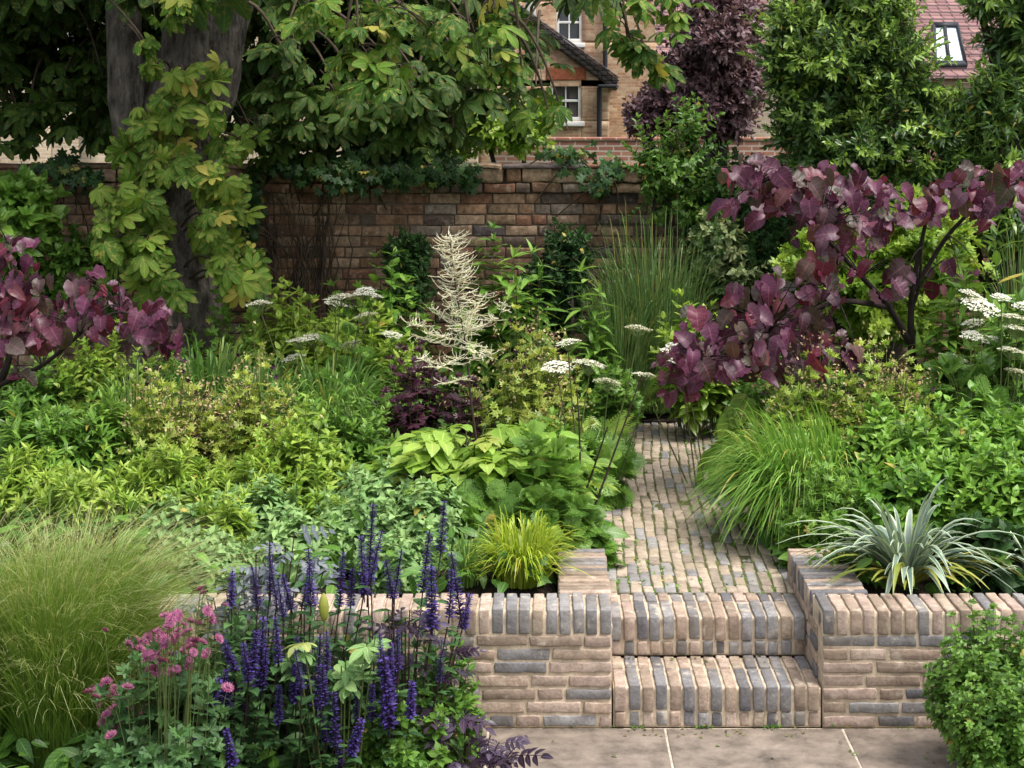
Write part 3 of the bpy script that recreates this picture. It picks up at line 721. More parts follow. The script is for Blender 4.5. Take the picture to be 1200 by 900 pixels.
L_chest2 = leafmat('lit_chestnut_leaf', [(46, 78, 26), (66, 104, 32), (104, 138, 46)], trans=.3, nerves=14, spots=(150, 142, 70), rough=.6, spec=.2)  # paler copy for the front sprays, light painted into the leaf colour
L_purple = leafmat('plum_leaf', [(70, 72, 50), (70, 26, 48), (94, 38, 66), (104, 50, 80), (74, 32, 54), (116, 38, 60), (80, 74, 58), (120, 78, 102)], trans=.3, rough=.42, spec=.4, vein=.3, veincol=(168, 104, 120), back=.3, nerves=6, old=None)  # brighter red stop paints in leaves lit from behind
L_copper = leafmat('copper_leaf', [(74, 52, 58), (102, 74, 82), (140, 108, 112)], trans=.2, rough=.4, old=None)
L_heuch = leafmat('dark_plum_leaf', [(44, 22, 34), (62, 32, 46), (80, 46, 58)], trans=.15, old=None)
L_actaea = leafmat('purple_brown_leaf', [(40, 26, 40), (58, 36, 54), (92, 80, 104)], trans=.15, rough=.4, old=None)
L_rosa = leafmat('blue_grey_leaf', [(84, 92, 100), (106, 114, 120), (128, 130, 136)], trans=.15, rough=.5, old=None)
L_salv = leafmat('salvia_leaf', [(46, 80, 44), (66, 104, 56), (94, 132, 74)], rough=.55, nerves=10, vein=.2)
L_aralia = leafmat('aralia_leaf', [(100, 142, 50), (128, 168, 60), (168, 194, 90)], trans=.36, nerves=8)
L_yel = leafmat('chartreuse_leaf', [(112, 144, 44), (144, 170, 62), (182, 192, 96)], trans=.34)
L_vary = leafmat('variegated_leaf', [(60, 96, 48), (90, 124, 62), (190, 200, 140)], trans=.2)
L_grass = leafmat('grass_blade', [(78, 120, 42), (108, 148, 58), (150, 180, 90)], vein=0, trans=.25)
L_acid = leafmat('acid_grass_blade', [(128, 156, 32), (160, 184, 48), (190, 204, 78)], vein=0, trans=.35)
L_hak = leafmat('hakone_blade', [(84, 132, 40), (114, 160, 58), (158, 194, 96)], vein=0, trans=.3)
L_tall = leafmat('tall_grass_blade', [(62, 98, 44), (84, 120, 56), (120, 142, 78)], vein=0, trans=.2)
L_strap = leafmat('strap_leaf', [(72, 116, 44), (102, 146, 60), (150, 182, 100)], vein=0, trans=.25)
L_stipa = leafmat('feather_grass', [(86, 122, 28), (112, 148, 42), (142, 170, 66)], vein=0, trans=.35, along=[(72, 106, 22), (102, 142, 34), (140, 170, 68)], rough=.6)
L_silver = leafmat('silver_strap', [(86, 112, 98), (116, 140, 126), (158, 174, 162)], vein=.0, trans=.12, rough=.4, edge=(176, 188, 150), spec=.5, old=None)
L_yelstrap = leafmat('yellowing_strap', [(120, 138, 60), (168, 172, 74), (196, 184, 92)], vein=0, trans=.2, rough=.4, old=None)
L_fern = leafmat('fern_frond', [(84, 130, 46), (116, 156, 58), (160, 186, 84)], vein=.15, trans=.35)
L_maroon = solid('maroon_petal', [(54, 20, 40), (66, 28, 52)], rough=.6, noise=.2)
F_umbel = leafmat('umbel_floret', [(120, 140, 80), (226, 224, 190), (244, 242, 222), (250, 249, 240)], vein=0, trans=.2, back=0, rough=.7, old=None)
F_plume = leafmat('cream_plume', [(222, 214, 172), (238, 232, 202), (248, 245, 226)], vein=0, trans=.2, back=0, rough=.7, old=None)
F_salvia = leafmat('violet_floret', [(48, 32, 72), (64, 44, 112), (84, 62, 148), (106, 88, 168)], vein=0, trans=.2, back=0, rough=.6, old=None)
F_astr = leafmat('pink_bract', [(122, 52, 88), (172, 92, 134), (216, 158, 184)], vein=0, trans=.25, back=0, rough=.6, old=None)
F_bud = leafmat('lily_bud_skin', [(150, 160, 62), (178, 176, 84)], vein=0, trans=.2, back=0, rough=.4, old=None)

L_bush = leafmat('bush_leaf', [(72, 118, 38), (98, 148, 48), (140, 180, 74)], trans=.3)
# leaf shapes
T_ov = variants(5, a=.6, b=1.0, wd=.5, n=5, droop=.22, fold=.25, wave=.02)
T_ovs = variants(5, a=.6, b=1.0, wd=.5, n=4, droop=.2, fold=.25, wave=.02)
T_mint = variants(5, a=.5, b=.95, wd=.66, n=5, droop=.3, fold=.2, wave=.04, serr=.1)
T_ovt = variants(5, a=.55, b=1.1, wd=.55, n=8, droop=.25, fold=.22, wave=.03, serr=.14)
T_big = variants(5, a=.6, b=.95, wd=.62, n=9, droop=.28, fold=.2, wave=.04, serr=.08)
T_lan = variants(5, a=.75, b=1.2, wd=.26, n=6, droop=.3, fold=.3, wave=.02)
T_bay = variants(4, a=.8, b=1.0, wd=.34, n=4, droop=.12, fold=.3, wave=.03)
T_tiny = variants(4, a=.6, b=.9, wd=.6, n=3, droop=.2, fold=.3, wave=.02)
T_heart = variants(10, a=.36, b=.72, wd=.95, n=9, droop=.45, fold=.38, wave=.09, heart=.2)
_r = rs('templates')
T_palm = [palmate(7, _r, 118, 1.25, .62, .42, 8, .3, .25, serr=.07, pet=.0) for _ in range(5)]
T_palm3 = [palmate(5, _r, 100, 1.0, .8, .42, 5, .2, .2) for _ in range(3)]
T_rose = [pinnate(3, _r, 62, .7, .8, .55, .34, 4) for _ in range(4)]
T_aral = [pinnate(2, _r, 66, .5, 1.0, .72, .62, 9, .22, taper=.3, y0=.4) for _ in range(4)]
T_act = [pinnate(3, _r, 55, .6, .95, .5, .42, 6, .25, taper=.3, y0=.35) for _ in range(4)]
T_fern1 = [ferny(_r, 7, 5) for _ in range(3)]
T_frond = [frond(_r) for _ in range(3)]
T_lob5 = [lobed(_r, 5, .55, 5, 260, tooth=.1) for _ in range(4)]
T_lob7 = [lobed(_r, 7, .45, 4, 300, tooth=.12) for _ in range(4)]
T_ivy = [lobed(_r, 5, .4, 4, 230) for _ in range(4)]
T_trif = [compose([place(leaf(.7, .8, .62, 3, .25, .15), (0, .1, 0), (math.cos(a), math.sin(a), -.1), (0, 0, 1), .6) for a in (math.radians(90), math.radians(20), math.radians(160))]) for _ in range(2)]

def pl(name, label, cat, px, d, z=BED, group=None):
    return thing(name, label, cat, (X(px, d), d, z), group), V3(X(px, d), d, z)

def clump(name, label, cat, px, d, wpx, top, leafm, tm, ls, K, nodes, z=BED, depth=.8, stem=None, group=None, flat=.5, low=.25, **kw):
    """a leafy perennial: stems from one crown, leaves along them; wpx and top give width and top edge at depth d"""
    r = rs(label); t, c = pl(name, label, cat, px, d, z, group)
    rx = wpx / 2 * d / F; h = Z(top, d) - z
    lean = kw.pop('lean', (0, 0)); spread = kw.pop('spread', .5)
    b, cc, tt = mound_stems(c, rx, rx * depth, h, K, r, flat, spread, low, lean)
    ml, ms = MB(), MB(); leafy(ml, ms, b, cc, tt, tm, ls, nodes, r, **kw)
    ml.build('foliage', leafm, t); ms.build('stems', stem or m_stem, t)
    return t, c, (b, cc, tt), r
def specks(t, name, tips, mat, K, r, size, spread=.05, tm=None, up=.0):
    m = MB(); k = r.integers(0, len(tips), K); p = tips[k] + r.normal(0, spread, (K, 3)) + V3(0, 0, up)
    inst(m, tm or T_tiny, p, nz(r.normal(0, 1, (K, 3)) + V3(0, 0, .4)), nz(r.normal(0, .6, (K, 3)) + V3(0, -.5, 1)), size * r.uniform(.6, 1.3, K), r.uniform(0, 1, K), r)
    return m.build(name, mat, t)
def tuft(name, label, cat, px, d, base_px, reach_px, top, mat, K, wd, r=None, z=BED, n=8, fold=0, droop=.5, lean=(0, 0), upr=.6, dep=1.0, tipz=.35, group=None, prof=(.3, .8), spike=.0):
    """a tuft of grass or strap leaves"""
    r = rs(label); t, c = pl(name, label, cat, px, d, z, group); s = d / F
    rb, rr, h = base_px * s / 2, reach_px * s / 2, Z(top, d) - z
    a = r.uniform(0, 6.2832, K); q = np.sqrt(r.uniform(0, 1, K))
    b = c + np.stack([np.cos(a) * q * rb, np.sin(a) * q * rb * dep, 0 * a], -1)
    a2 = a + r.normal(0, .35, K); L = r.uniform(.45, 1.05, K); u = r.uniform(0, 1, K) ** .6 if spike == 0 else r.uniform(0, spike, K)
    hh = h * L * (1 - .25 * u)
    ctrl = b + np.stack([np.cos(a2) * rr * u * .22 + lean[0] * .3 * hh, np.sin(a2) * rr * dep * u * .22 + lean[1] * .3 * hh, hh * (upr + .45)], -1)
    t_ = b + np.stack([np.cos(a2) * rr * u * r.uniform(.7, 1.1, K) + lean[0] * hh, np.sin(a2) * rr * dep * u + lean[1] * hh, hh * (1 - droop * u * r.uniform(.4, 1.3, K) - .0)], -1)
    m = MB(); blades(m, b, ctrl, t_, wd * r.uniform(.7, 1.2, K), n, r.uniform(0, 1, K), r, fold, prof)
    m.build('blades', mat, t)
    return t, c, r

# flower meshes shared by copies
def umbel_mesh(seed):
    r = rs(seed); m = MB(); k = 22
    i = np.arange(k); q = np.sqrt((i + .5) / k); a = i * 2.39996
    tip = np.stack([np.cos(a) * q, np.sin(a) * q, .3 * (1 - q ** 2)], -1) + r.normal(0, .03, (k, 3))
    P = bez(np.broadcast_to(V3(0, 0, -.7), (k, 3)), tip * V3(.6, .6, .2) + V3(0, 0, -.35), tip - V3(0, 0, .03), 4); tubes(m, P, .02, 3, 0.0)
    nf = 26; c = np.repeat(tip, nf, 0) + np.concatenate([r.normal(0, .115, (k * nf, 2)), r.normal(0, .025, (k * nf, 1))], 1)
    f = leaf(.5, .5, .9, 2, .0, .1)
    inst(m, f, c, nz(np.concatenate([r.normal(0, 1, (k * nf, 2)), r.normal(0, .15, (k * nf, 1))], 1)), nz(V3(0, 0, 1) + r.normal(0, .25, (k * nf, 3))), r.uniform(.09, .15, k * nf), r.uniform(.6, 1, k * nf), r)
    return m.mesh('flower_head', F_umbel)
UMB = [umbel_mesh('umbel%d' % i) for i in range(3)]
def umbels(label, px, d, heads, wpx, top, foliage=True, leafm=None, z=BED, group=None, size=.055, K=26, name='white_umbel_plant', dj=.25, green=0):
    """a white-umbelled plant: lacy leaves, wiry stems, flat flower heads at the given pixels"""
    r = rs(label); t, c = pl(name, label, 'plant', px, d, z, group); s = d / F
    ms = MB()
    for i, (hx, hy, hs_) in enumerate(heads):
        dd = d + r.uniform(-dj, dj); p = V3(X(hx, dd), dd, Z(hy, dd)); bb = c + V3(r.normal(0, .05), r.normal(0, .05), 0)
        bb[:2] += (p[:2] - bb[:2]) * .45
        tilt = (r.normal(.22, .1), r.normal(0, .12), r.uniform(0, 6))
        child('flower_head', UMB[i % 3], t, p, tilt, hs_ / 2 * dd / F * 1.32)
        e = p - V3(0, 0, hs_ / 2 * dd / F * .65)
        tubes(ms, bez(bb[None], (bb * .45 + e * .55 + V3(r.normal(0, .02), 0, .05))[None], e[None], 9), np.linspace(.0045, .0028, 9)[None], 4, r.uniform(0, 1)); ms.build('stem', m_stem, t); ms = MB()
    if foliage:
        ml = MB(); b, cc, tt = mound_stems(c, wpx / 2 * s, wpx / 2 * s * .9, Z(top, d) - z, K, r, .5, .4, .3)
        leafy(ml, ms, b, cc, tt, T_fern1, .2, 4, r, per=2, t0=.35, up=.5, stemr=.003, tip=1); ml.build('foliage', leafm or L_green, t)
    if foliage: ms.build('leaf_stalks', m_stem, t)
    return t

# ---------------------------------------------------------------- the chestnut tree
r = rs('chestnut')
TD = 11.25
t = thing('chestnut_tree', 'big old horse chestnut with forked grey trunk before the old wall', 'tree', (X(212, TD), TD, BED))
m = MB()
def limb(m, pts, rad, k=14, n=26, amp=.06, seed=1.0):
    """a limb through pixel-and-depth points with an uneven skin"""
    pts = np.array(pts, float); q = np.linspace(0, len(pts) - 1, n); P = np.stack([np.interp(q, np.arange(len(pts)), pts[:, i]) for i in range(3)], -1)
    for _ in range(2): P[1:-1] = (P[:-2] + 2 * P[1:-1] + P[2:]) / 4
    R = np.interp(q, np.arange(len(pts)), rad); k0 = m.n; tubes(m, P, R[None], k, .5)
    V = m.V[-1].reshape(n, k, 3); c = P[:, None]; th = np.arange(k) * 2 * math.pi / k
    f = 1 + amp * np.sin(3 * th[None] + np.arange(n)[:, None] * .35 + seed) + amp * .7 * np.sin(5 * th[None] - np.arange(n)[:, None] * .5 + seed * 2) + amp * .4 * np.sin(np.arange(n)[:, None] * 1.9 + th[None])
    m.V[-1] = (c + (V - c) * f[..., None]).reshape(-1, 3)
def pp(px, py, d): return (X(px, d), d, Z(py, d))
limb(m, [pp(212, 470, TD), pp(213, 380, TD), pp(214, 300, TD), pp(212, 220, TD), pp(212, 130, TD), pp(222, 60, TD), pp(230, -40, TD), pp(240, -200, TD + .2)], [.42, .29, .25, .25, .24, .185, .16, .15], 22, 40)
limb(m, [pp(196, 260, TD + .05), pp(172, 190, TD), pp(150, 130, TD - .05), pp(146, 60, TD - .05), pp(148, -30, TD), pp(140, -220, TD)], [.12, .16, .135, .115, .115, .1], 16, 30, seed=2)
limb(m, [pp(222, 180, TD - .1), pp(252, 110, TD - .12), pp(268, 50, TD - .12), pp(286, -10, TD - .1), pp(330, -160, TD)], [.14, .14, .1, .085, .08], 12, 24, seed=3)
limb(m, [pp(225, 110, TD - .1), pp(240, 50, TD - .15), pp(248, -20, TD - .2), pp(250, -200, TD - .5)], [.15, .13, .1, .09], 12, 24, seed=4)
limb(m, [pp(240, -120, TD), pp(380, -150, TD - .6), pp(520, -120, TD - 1.2), pp(640, -60, TD - 1.8)], [.12, .09, .06, .03], 10, 20, seed=5)
limb(m, [pp(140, -160, TD), pp(40, -160, TD - .4), pp(-100, -120, TD - .8)], [.11, .08, .04], 10, 16, seed=6)
m.build('trunk', m_bark, t, True)
# crown: drooping sprays.  each spray = (x, y pixel of its end, depth, spread in pixels, leaves, lit)
cr = MB(); lit = MB(); tw = MB()
def spray(px, py, d, sp, nleaf, mb, ls, start=None, rr=(0, .8), face=0.0, flat=.8):
    c = V3(*pp(px, py, d)); s = d / F * sp
    st = V3(*start) if start is not None else c + V3(r.normal(0, .25) - .15, r.normal(.25, .2), .5)
    K = nleaf; g = r.normal(0, .5, (K, 3)) * V3(1, .8, flat); e = c + g * s
    a = st + (c - st) * r.uniform(.55, .95, (K, 1)); h2 = slice(0, K, 2); tubes(tw, bez(a, (a + e) / 2 + V3(0, 0, .08), e, 5)[h2], np.linspace(.005, .002, 5)[None], 3, .5)
    tubes(tw, bez(st[None], ((st + c) / 2 + V3(0, 0, .2))[None], c[None], 8), np.linspace(.012, .006, 8)[None], 5, .5)
    a1 = r.uniform(0, 6.28, K); d_ = np.stack([np.cos(a1), np.sin(a1) * .8 - .35, r.uniform(-.75, .2, K)], -1)
    if face > .5: d_ = np.stack([np.cos(a1), -.35 + r.normal(0, .2, K), np.sin(a1) - .45], -1)
    inst(mb, T_palm, e, d_, V3(0, -.35 - face * 1.2, 1) + r.normal(0, .4, (K, 3)), ls * r.uniform(.65, 1.15, K), r.uniform(*rr, K), r)
# inner and left side behind the trunk, shade put into darker leaf colour
for i in range(120):
    px = r.uniform(-60, 590); py = r.uniform(-60, 120)
    if px > 520: py = r.uniform(-60, 70)
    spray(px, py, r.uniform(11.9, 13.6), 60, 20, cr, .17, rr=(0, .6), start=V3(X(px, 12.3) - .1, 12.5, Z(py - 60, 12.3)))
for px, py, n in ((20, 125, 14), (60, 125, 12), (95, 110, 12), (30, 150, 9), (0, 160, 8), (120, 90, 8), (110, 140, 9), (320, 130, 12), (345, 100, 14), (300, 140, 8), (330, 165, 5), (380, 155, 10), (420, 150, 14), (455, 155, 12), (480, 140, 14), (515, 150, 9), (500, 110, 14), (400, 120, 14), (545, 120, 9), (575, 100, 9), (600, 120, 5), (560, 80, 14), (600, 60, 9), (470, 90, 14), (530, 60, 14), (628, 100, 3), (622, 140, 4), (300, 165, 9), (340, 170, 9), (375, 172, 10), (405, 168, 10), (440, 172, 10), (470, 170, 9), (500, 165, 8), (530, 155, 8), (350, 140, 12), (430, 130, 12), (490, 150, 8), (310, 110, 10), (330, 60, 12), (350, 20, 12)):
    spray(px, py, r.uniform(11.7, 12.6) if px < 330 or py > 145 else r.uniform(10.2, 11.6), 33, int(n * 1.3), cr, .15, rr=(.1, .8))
# over-canopy out of the frame that shades the tree and the wall
for i in range(130):
    x = r.uniform(-6.5, .1); y = r.uniform(10.5, 14.5); z = r.uniform(3.1, 5.6)
    if x > -1.3 and y < 12.2: continue
    K = 15; e = V3(x, y, z) + r.normal(0, .42, (K, 3)); e[:, 2] = np.maximum(e[:, 2], H + 125 / F * e[:, 1])
    a1 = r.uniform(0, 6.28, K)
    inst(cr, T_palm, e, np.stack([np.cos(a1), np.sin(a1), r.uniform(-.8, .1, K)], -1), V3(0, 0, 1) + r.normal(0, .3, (K, 3)), .26 * r.uniform(.7, 1.2, K), r.uniform(0, .7, K), r)
# sprays hanging towards the viewer, light put into a paler leaf colour
for px, py, d, n, sp in ((420, 55, 9.6, 11, 42), (455, 90, 9.5, 9, 36), (400, 85, 9.7, 9, 34), (380, 20, 9.8, 9, 46), (440, 20, 9.7, 8, 40), (500, 30, 9.6, 9, 42), (550, 35, 9.5, 9, 44), (580, 10, 9.6, 7, 34), (575, 70, 9.6, 8, 34), (612, 92, 9.6, 3, 18), (708, -14, 9.4, 4, 14), (735, 4, 9.3, 7, 32), (775, 18, 9.3, 6, 28), (735, 45, 9.4, 4, 20), (760, 75, 9.4, 5, 22), (742, 60, 9.4, 3, 18), (795, 5, 9.3, 4, 22), (645, 140, 9.6, 3, 18), (655, 120, 9.6, 2, 14), (200, 10, 10.4, 6, 20), (218, -4, 10.4, 5, 18), (175, 55, 10.5, 3, 14)):
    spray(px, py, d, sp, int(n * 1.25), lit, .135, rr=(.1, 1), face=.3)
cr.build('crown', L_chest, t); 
shoots = MB()
# leafy shoots in front of the trunk
for px, py, n in ((200, 130, 5), (180, 82, 5), (215, 88, 5), (250, 85, 4), (195, 115, 6), (235, 105, 5), (165, 145, 7), (185, 160, 8), (210, 160, 5), (250, 130, 5), (270, 165, 6), (285, 165, 4), (150, 175, 6), (160, 205, 8), (185, 195, 8), (205, 190, 7), (225, 215, 7), (250, 205, 8), (265, 215, 7), (140, 225, 7), (150, 250, 9), (170, 240, 7), (190, 260, 7), (260, 240, 8), (275, 245, 6), (250, 260, 8), (235, 275, 7), (140, 280, 9), (165, 285, 9), (185, 300, 7), (260, 285, 9), (285, 300, 7), (255, 310, 7), (145, 310, 8), (170, 325, 7), (195, 330, 5), (275, 325, 7), (290, 330, 5), (130, 260, 5), (120, 285, 5)):
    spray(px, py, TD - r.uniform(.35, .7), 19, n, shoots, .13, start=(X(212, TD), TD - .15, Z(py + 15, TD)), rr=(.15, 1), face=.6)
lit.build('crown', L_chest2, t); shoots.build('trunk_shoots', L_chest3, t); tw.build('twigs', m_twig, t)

# ---------------------------------------------------------------- trees and shrubs beyond and along the wall
def tree(name, label, cat, px, d, ells, K, L, leafm, tm, ls, nodes, trunk, tz=0.0, shell=.6, per=3, rnd0=(0, .55), tipgain=.2, newfrac=0.0, stemr=.004, twm=None, size=(1, 1, .7), updir=.35, lobes=0):
    """ells: pixel ellipses (px, py, rx, ry, depth radius, weight) at depth d"""
    r = rs(label); t = thing(name, label, cat, (X(px, d), d, tz)); s = d / F
    E = [(V3(X(e[0], d + (e[6] if len(e) > 6 else 0)), d + (e[6] if len(e) > 6 else 0), Z(e[1], d)), V3(e[2] * s, e[4], e[3] * s), e[5]) for e in ells]
    if lobes:
        E2 = []
        for q, R, w_ in E:
            for _ in range(int(lobes * w_) + 1):
                g = nz(r.normal(0, 1, 3)); E2.append((q + g * R * r.uniform(.45, .95), R * r.uniform(.24, .44), 1.0))
        Eo = E; b, c, tt = shrub_stems(E2, K, r, L, updir, shell)
        b0, c0, t0_ = shrub_stems(E, K // 7, r, L, updir, .3); b, c, tt = (np.concatenate(q) for q in ((b, b0), (c, c0), (tt, t0_)))
        K = len(b)
    else: b, c, tt = shrub_stems(E, K, r, L, updir, shell)
    ml, ms = MB(), MB(); leafy(ml, ms, b, c, tt, tm, ls, nodes, r, per=per, t0=.2, up=.6, stemr=stemr, size=size, rnd0=rnd0, tipgain=tipgain, n=4)
    if newfrac:
        nk = int(K * newfrac); k = np.argsort(-(tt[:, 2] * .5 - tt[:, 1] + r.normal(0, .5, K)))[:nk]
        leafy(ml, ms, b[k] + (tt - b)[k] * .6, c[k] + (tt - b)[k] * .5, tt[k] + (tt - b)[k] * .6, tm, ls * .85, nodes, r, per=per, t0=.3, up=.75, stemr=stemr, rnd0=(.82, .98), tipgain=.1, n=4)
    ml.build('foliage' if trunk is None else 'crown', leafm, t)
    m = MB()
    if trunk:
        base = V3(X(px, d), d, tz)
        for e in E: 
            q = e[0] + V3(0, 0, -e[1][2] * .4); limb(m, [tuple(base + r.normal(0, .04, 3) * V3(1, 1, 0)), tuple(base * .5 + q * .5 + r.normal(0, .12, 3)), tuple(q), tuple(e[0] + V3(r.normal(0, .2), 0, e[1][2] * .5))], [trunk, trunk * .75, trunk * .5, trunk * .2], 8, 16)
        m.build('trunk', m_dbark, t, True)
    ms.build('twigs', twm or m_twig, t)
    return t
tree('copper_tree', 'dusky purple leaved tree beyond the walls, between the house and the green bay', 'tree', 830, 19.0, [(840, 70, 46, 62, .8, 4), (805, 110, 30, 34, .6, 2), (845, 135, 40, 24, .6, 2), (778, 135, 14, 16, .4, .6), (850, 10, 36, 40, .8, 2), (752, 145, 8, 10, .3, .25)], 2600, .36, L_copper, T_ovs, .1, 6, .12, shell=.55, rnd0=(0, .8), lobes=4)
tree('bay_tree', 'dense glossy evergreen bay with fresh yellow-green shoots behind the plum redbud', 'tree', 1010, 11.5, [(985, 55, 72, 66, .6, 4), (940, 115, 46, 50, .5, 2), (1036, 135, 52, 58, .5, 3), (1000, 165, 74, 52, .5, 3), (922, 60, 28, 44, .4, 1.2), (1030, 50, 26, 50, .5, 1.3), (1000, -20, 70, 44, .6, 2), (1085, 150, 34, 34, .4, 1), (1030, 220, 60, 30, .3, 1.2)], 3000, .2, L_ever, T_bay, .07, 6, .07, tz=BED, shell=.62, newfrac=.2, rnd0=(0, .55), lobes=4)
tree('laurel_bush', 'dark green laurel at the upper right corner, partly over the rooflight house', 'shrub', 1190, 11.4, [(1195, 60, 28, 50, .4, 2), (1185, 140, 38, 44, .4, 3), (1140, 175, 32, 34, .4, 2), (1205, 0, 40, 34, .4, 2), (1148, 4, 10, 12, .2, .3), (1140, 130, 18, 22, .25, .7), (1130, 225, 60, 36, .3, 2), (1190, 250, 40, 50, .3, 2)], 1000, .24, L_ever, T_lan, .11, 5, .05, tz=BED, shell=.55, newfrac=.06, rnd0=(.1, .8), lobes=3)
tree('twiggy_shrub', 'thin twiggy dark leaved shrub above the tall grass, against the wall', 'shrub', 805, 11.6, [(800, 190, 40, 45, .25, 2), (780, 225, 35, 40, .25, 1.5), (830, 240, 35, 40, .25, 2), (765, 200, 25, 30, .2, 1), (810, 155, 14, 18, .15, .5)], 170, .3, L_mid, T_tiny, .055, 7, .018, tz=BED, shell=.5, rnd0=(.1, .9))
tree('ivy_shrub', 'dark ivy shrub with pale variegated shoots on the wall behind the redbud', 'shrub', 865, 11.6, [(860, 300, 48, 50, .22, 3), (840, 260, 30, 35, .2, 1.5), (890, 260, 30, 40, .2, 1.5), (855, 225, 40, 30, .2, 1), (900, 320, 30, 40, .2, 1)], 420, .22, L_dark, T_ivy, .07, 6, None, tz=BED, shell=.6, rnd0=(0, .8))
tree('variegated_shrub', 'small cream and green variegated shrub against the dark ivy', 'shrub', 845, 11.35, [(840, 285, 24, 22, .12, 2), (860, 325, 26, 16, .12, 1.2), (825, 300, 14, 12, .1, .6)], 190, .16, L_vary, T_tiny, .06, 6, None, tz=BED, rnd0=(.1, .9))
tree('small_evergreen', 'little dense glossy evergreen dome close to the wall, left of the cream plume', 'shrub', 477, 11.5, [(477, 302, 20, 20, .14, 1.5), (477, 335, 22, 30, .14, 1)], 300, .13, L_dark, T_bay, .06, 6, None, tz=BED, shell=.6, rnd0=(.4, 1))
tree('dark_shrub', 'dark small leaved evergreen by the wall, left of the tall grass', 'shrub', 655, 11.5, [(655, 330, 32, 45, .25, 3), (640, 370, 35, 35, .25, 2), (668, 295, 18, 20, .15, 1)], 430, .18, L_dark, T_tiny, .05, 7, .02, tz=BED, shell=.55, rnd0=(0, .6))
tree('broadleaf_shrub', 'bright green broad leaved shrub at the left edge in front of the wall', 'shrub', 25, 11.3, [(22, 265, 30, 32, .3, 3), (12, 235, 18, 14, .2, 1), (5, 300, 26, 26, .25, 1)], 110, .26, L_green, T_big, .15, 4, None, tz=BED, shell=.6, rnd0=(.2, .9))
tree('small_leaved_shrub', 'small leaved green shrub between the left edge shrub and the chestnut trunk', 'shrub', 92, 11.4, [(90, 310, 26, 28, .2, 2), (105, 345, 30, 28, .2, 2), (70, 345, 30, 25, .2, 1)], 190, .2, L_mid, T_tiny, .08, 6, None, tz=BED, rnd0=(.1, .8))
tree('lime_shrub', 'lime green maple-leaved shrub glowing behind the redbud stems at the right', 'shrub', 1030, 10.6, [(1010, 320, 60, 50, .3, 3), (1070, 290, 50, 35, .3, 2), (960, 330, 40, 35, .3, 1.5), (1040, 370, 60, 40, .3, 2), (1110, 300, 30, 40, .3, 1)], 330, .28, L_lime, T_lob5, .13, 5, None, tz=BED, shell=.55, rnd0=(0, .8))
tree('sapling_beyond', 'yellow green sapling seen under the chestnut between the two walls', 'tree', 605, 22.0, [(612, 152, 26, 16, .4, 2), (570, 150, 30, 20, .4, 2), (500, 175, 40, 20, .4, 2), (460, 165, 30, 16, .4, 1)], 330, .4, L_lime, T_ovs, .15, 6, .05, rnd0=(.2, .9))
# ivy along the top of the wall and up its face
r = rs('ivy')
def ivy(label, pts, K, ls, mat=L_dark, nrm=(0, -1, .4), name='ivy'):
    t = thing(name, label, 'climber', (X(pts[0][0], 11.9), 11.9, Z(pts[0][1], 11.9))); m = MB(); w_ = np.array([p[4] for p in pts], float); k = r.choice(len(pts), K, p=w_ / w_.sum()); A = np.array([p[:4] for p in pts], float)[k]
    px = A[:, 0] + r.normal(0, .5, K) * A[:, 2]; py = A[:, 1] + r.normal(0, .5, K) * A[:, 3]
    dd = np.where(py < 194, 11.9 + r.uniform(0, .3, K), 11.86 + r.uniform(-.14, .07, K)); P = np.stack([X(px, dd), dd, Z(py, dd)], -1)
    inst(m, T_ivy, P, np.stack([r.normal(0, .7, K), r.normal(-.2, .3, K), r.normal(-.7, .5, K)], -1), V3(*nrm) + r.normal(0, .4, (K, 3)), ls * r.uniform(.6, 1.3, K), r.uniform(0, 1, K), r)
    m.build('leaves', mat, t); ms = MB()
    nb = 14; j = r.integers(0, K, nb); e = P[j]; s0 = e + np.stack([r.normal(0, .2, nb), 0 * e[:, 0], -r.uniform(.1, .4, nb)], -1); s0[:, 1] = 11.97
    tubes(ms, bez(s0, (s0 + e) / 2 + V3(.03, 0, .04), e, 6), .005, 4, .5); ms.build('stems', m_twig, t)
ivy('dark ivy spilling over the coping of the old wall under the chestnut', [(420, 192, 30, 16, 2), (470, 195, 40, 18, 3), (520, 200, 36, 16, 2), (380, 195, 30, 14, 2), (330, 192, 30, 10, 1.5), (545, 205, 14, 20, .7), (400, 215, 40, 12, .6)], 900, .075)
ivy('dark ivy on the wall face to the right of the chestnut trunk', [(285, 280, 14, 40, 2), (295, 330, 14, 36, 2), (300, 235, 10, 24, .7)], 320, .065)
ivy('ivy sprigs on the coping in front of the red boundary wall', [(670, 185, 24, 16, 2), (700, 215, 20, 12, 1), (715, 200, 16, 18, 1), (655, 178, 20, 10, .7)], 170, .075)
ivy('ivy tuft on the wall coping at the left, by the trunk', [(75, 195, 22, 16, 2), (100, 205, 18, 14, 1), (40, 196, 24, 8, .6)], 200, .07)
t = thing('bare_vine', 'leafless brown vine stems clinging to the old wall right of the trunk', 'climber', (X(350, 11.9), 11.9, BED)); m = MB()
for i in range(46):
    x0, y0 = r.uniform(310, 395), r.uniform(330, 400); x1, y1 = x0 + r.normal(0, 16), y0 - r.uniform(60, 170); dd = 11.93
    y1 = max(y1, 222); k = 9; q = np.linspace(0, 1, k); a = x0 + (x1 - x0) * q + np.cumsum(r.normal(0, 3.0, k)); b = y0 + (y1 - y0) * q
    tubes(m, np.stack([X(a, dd), np.full(k, dd) + r.uniform(-.02, .03), Z(b, dd)], -1), np.linspace(.007, .003, k)[None] * r.uniform(.5, 1.2), 4, r.uniform(0, 1))
m.build('stems', m_twig, t)
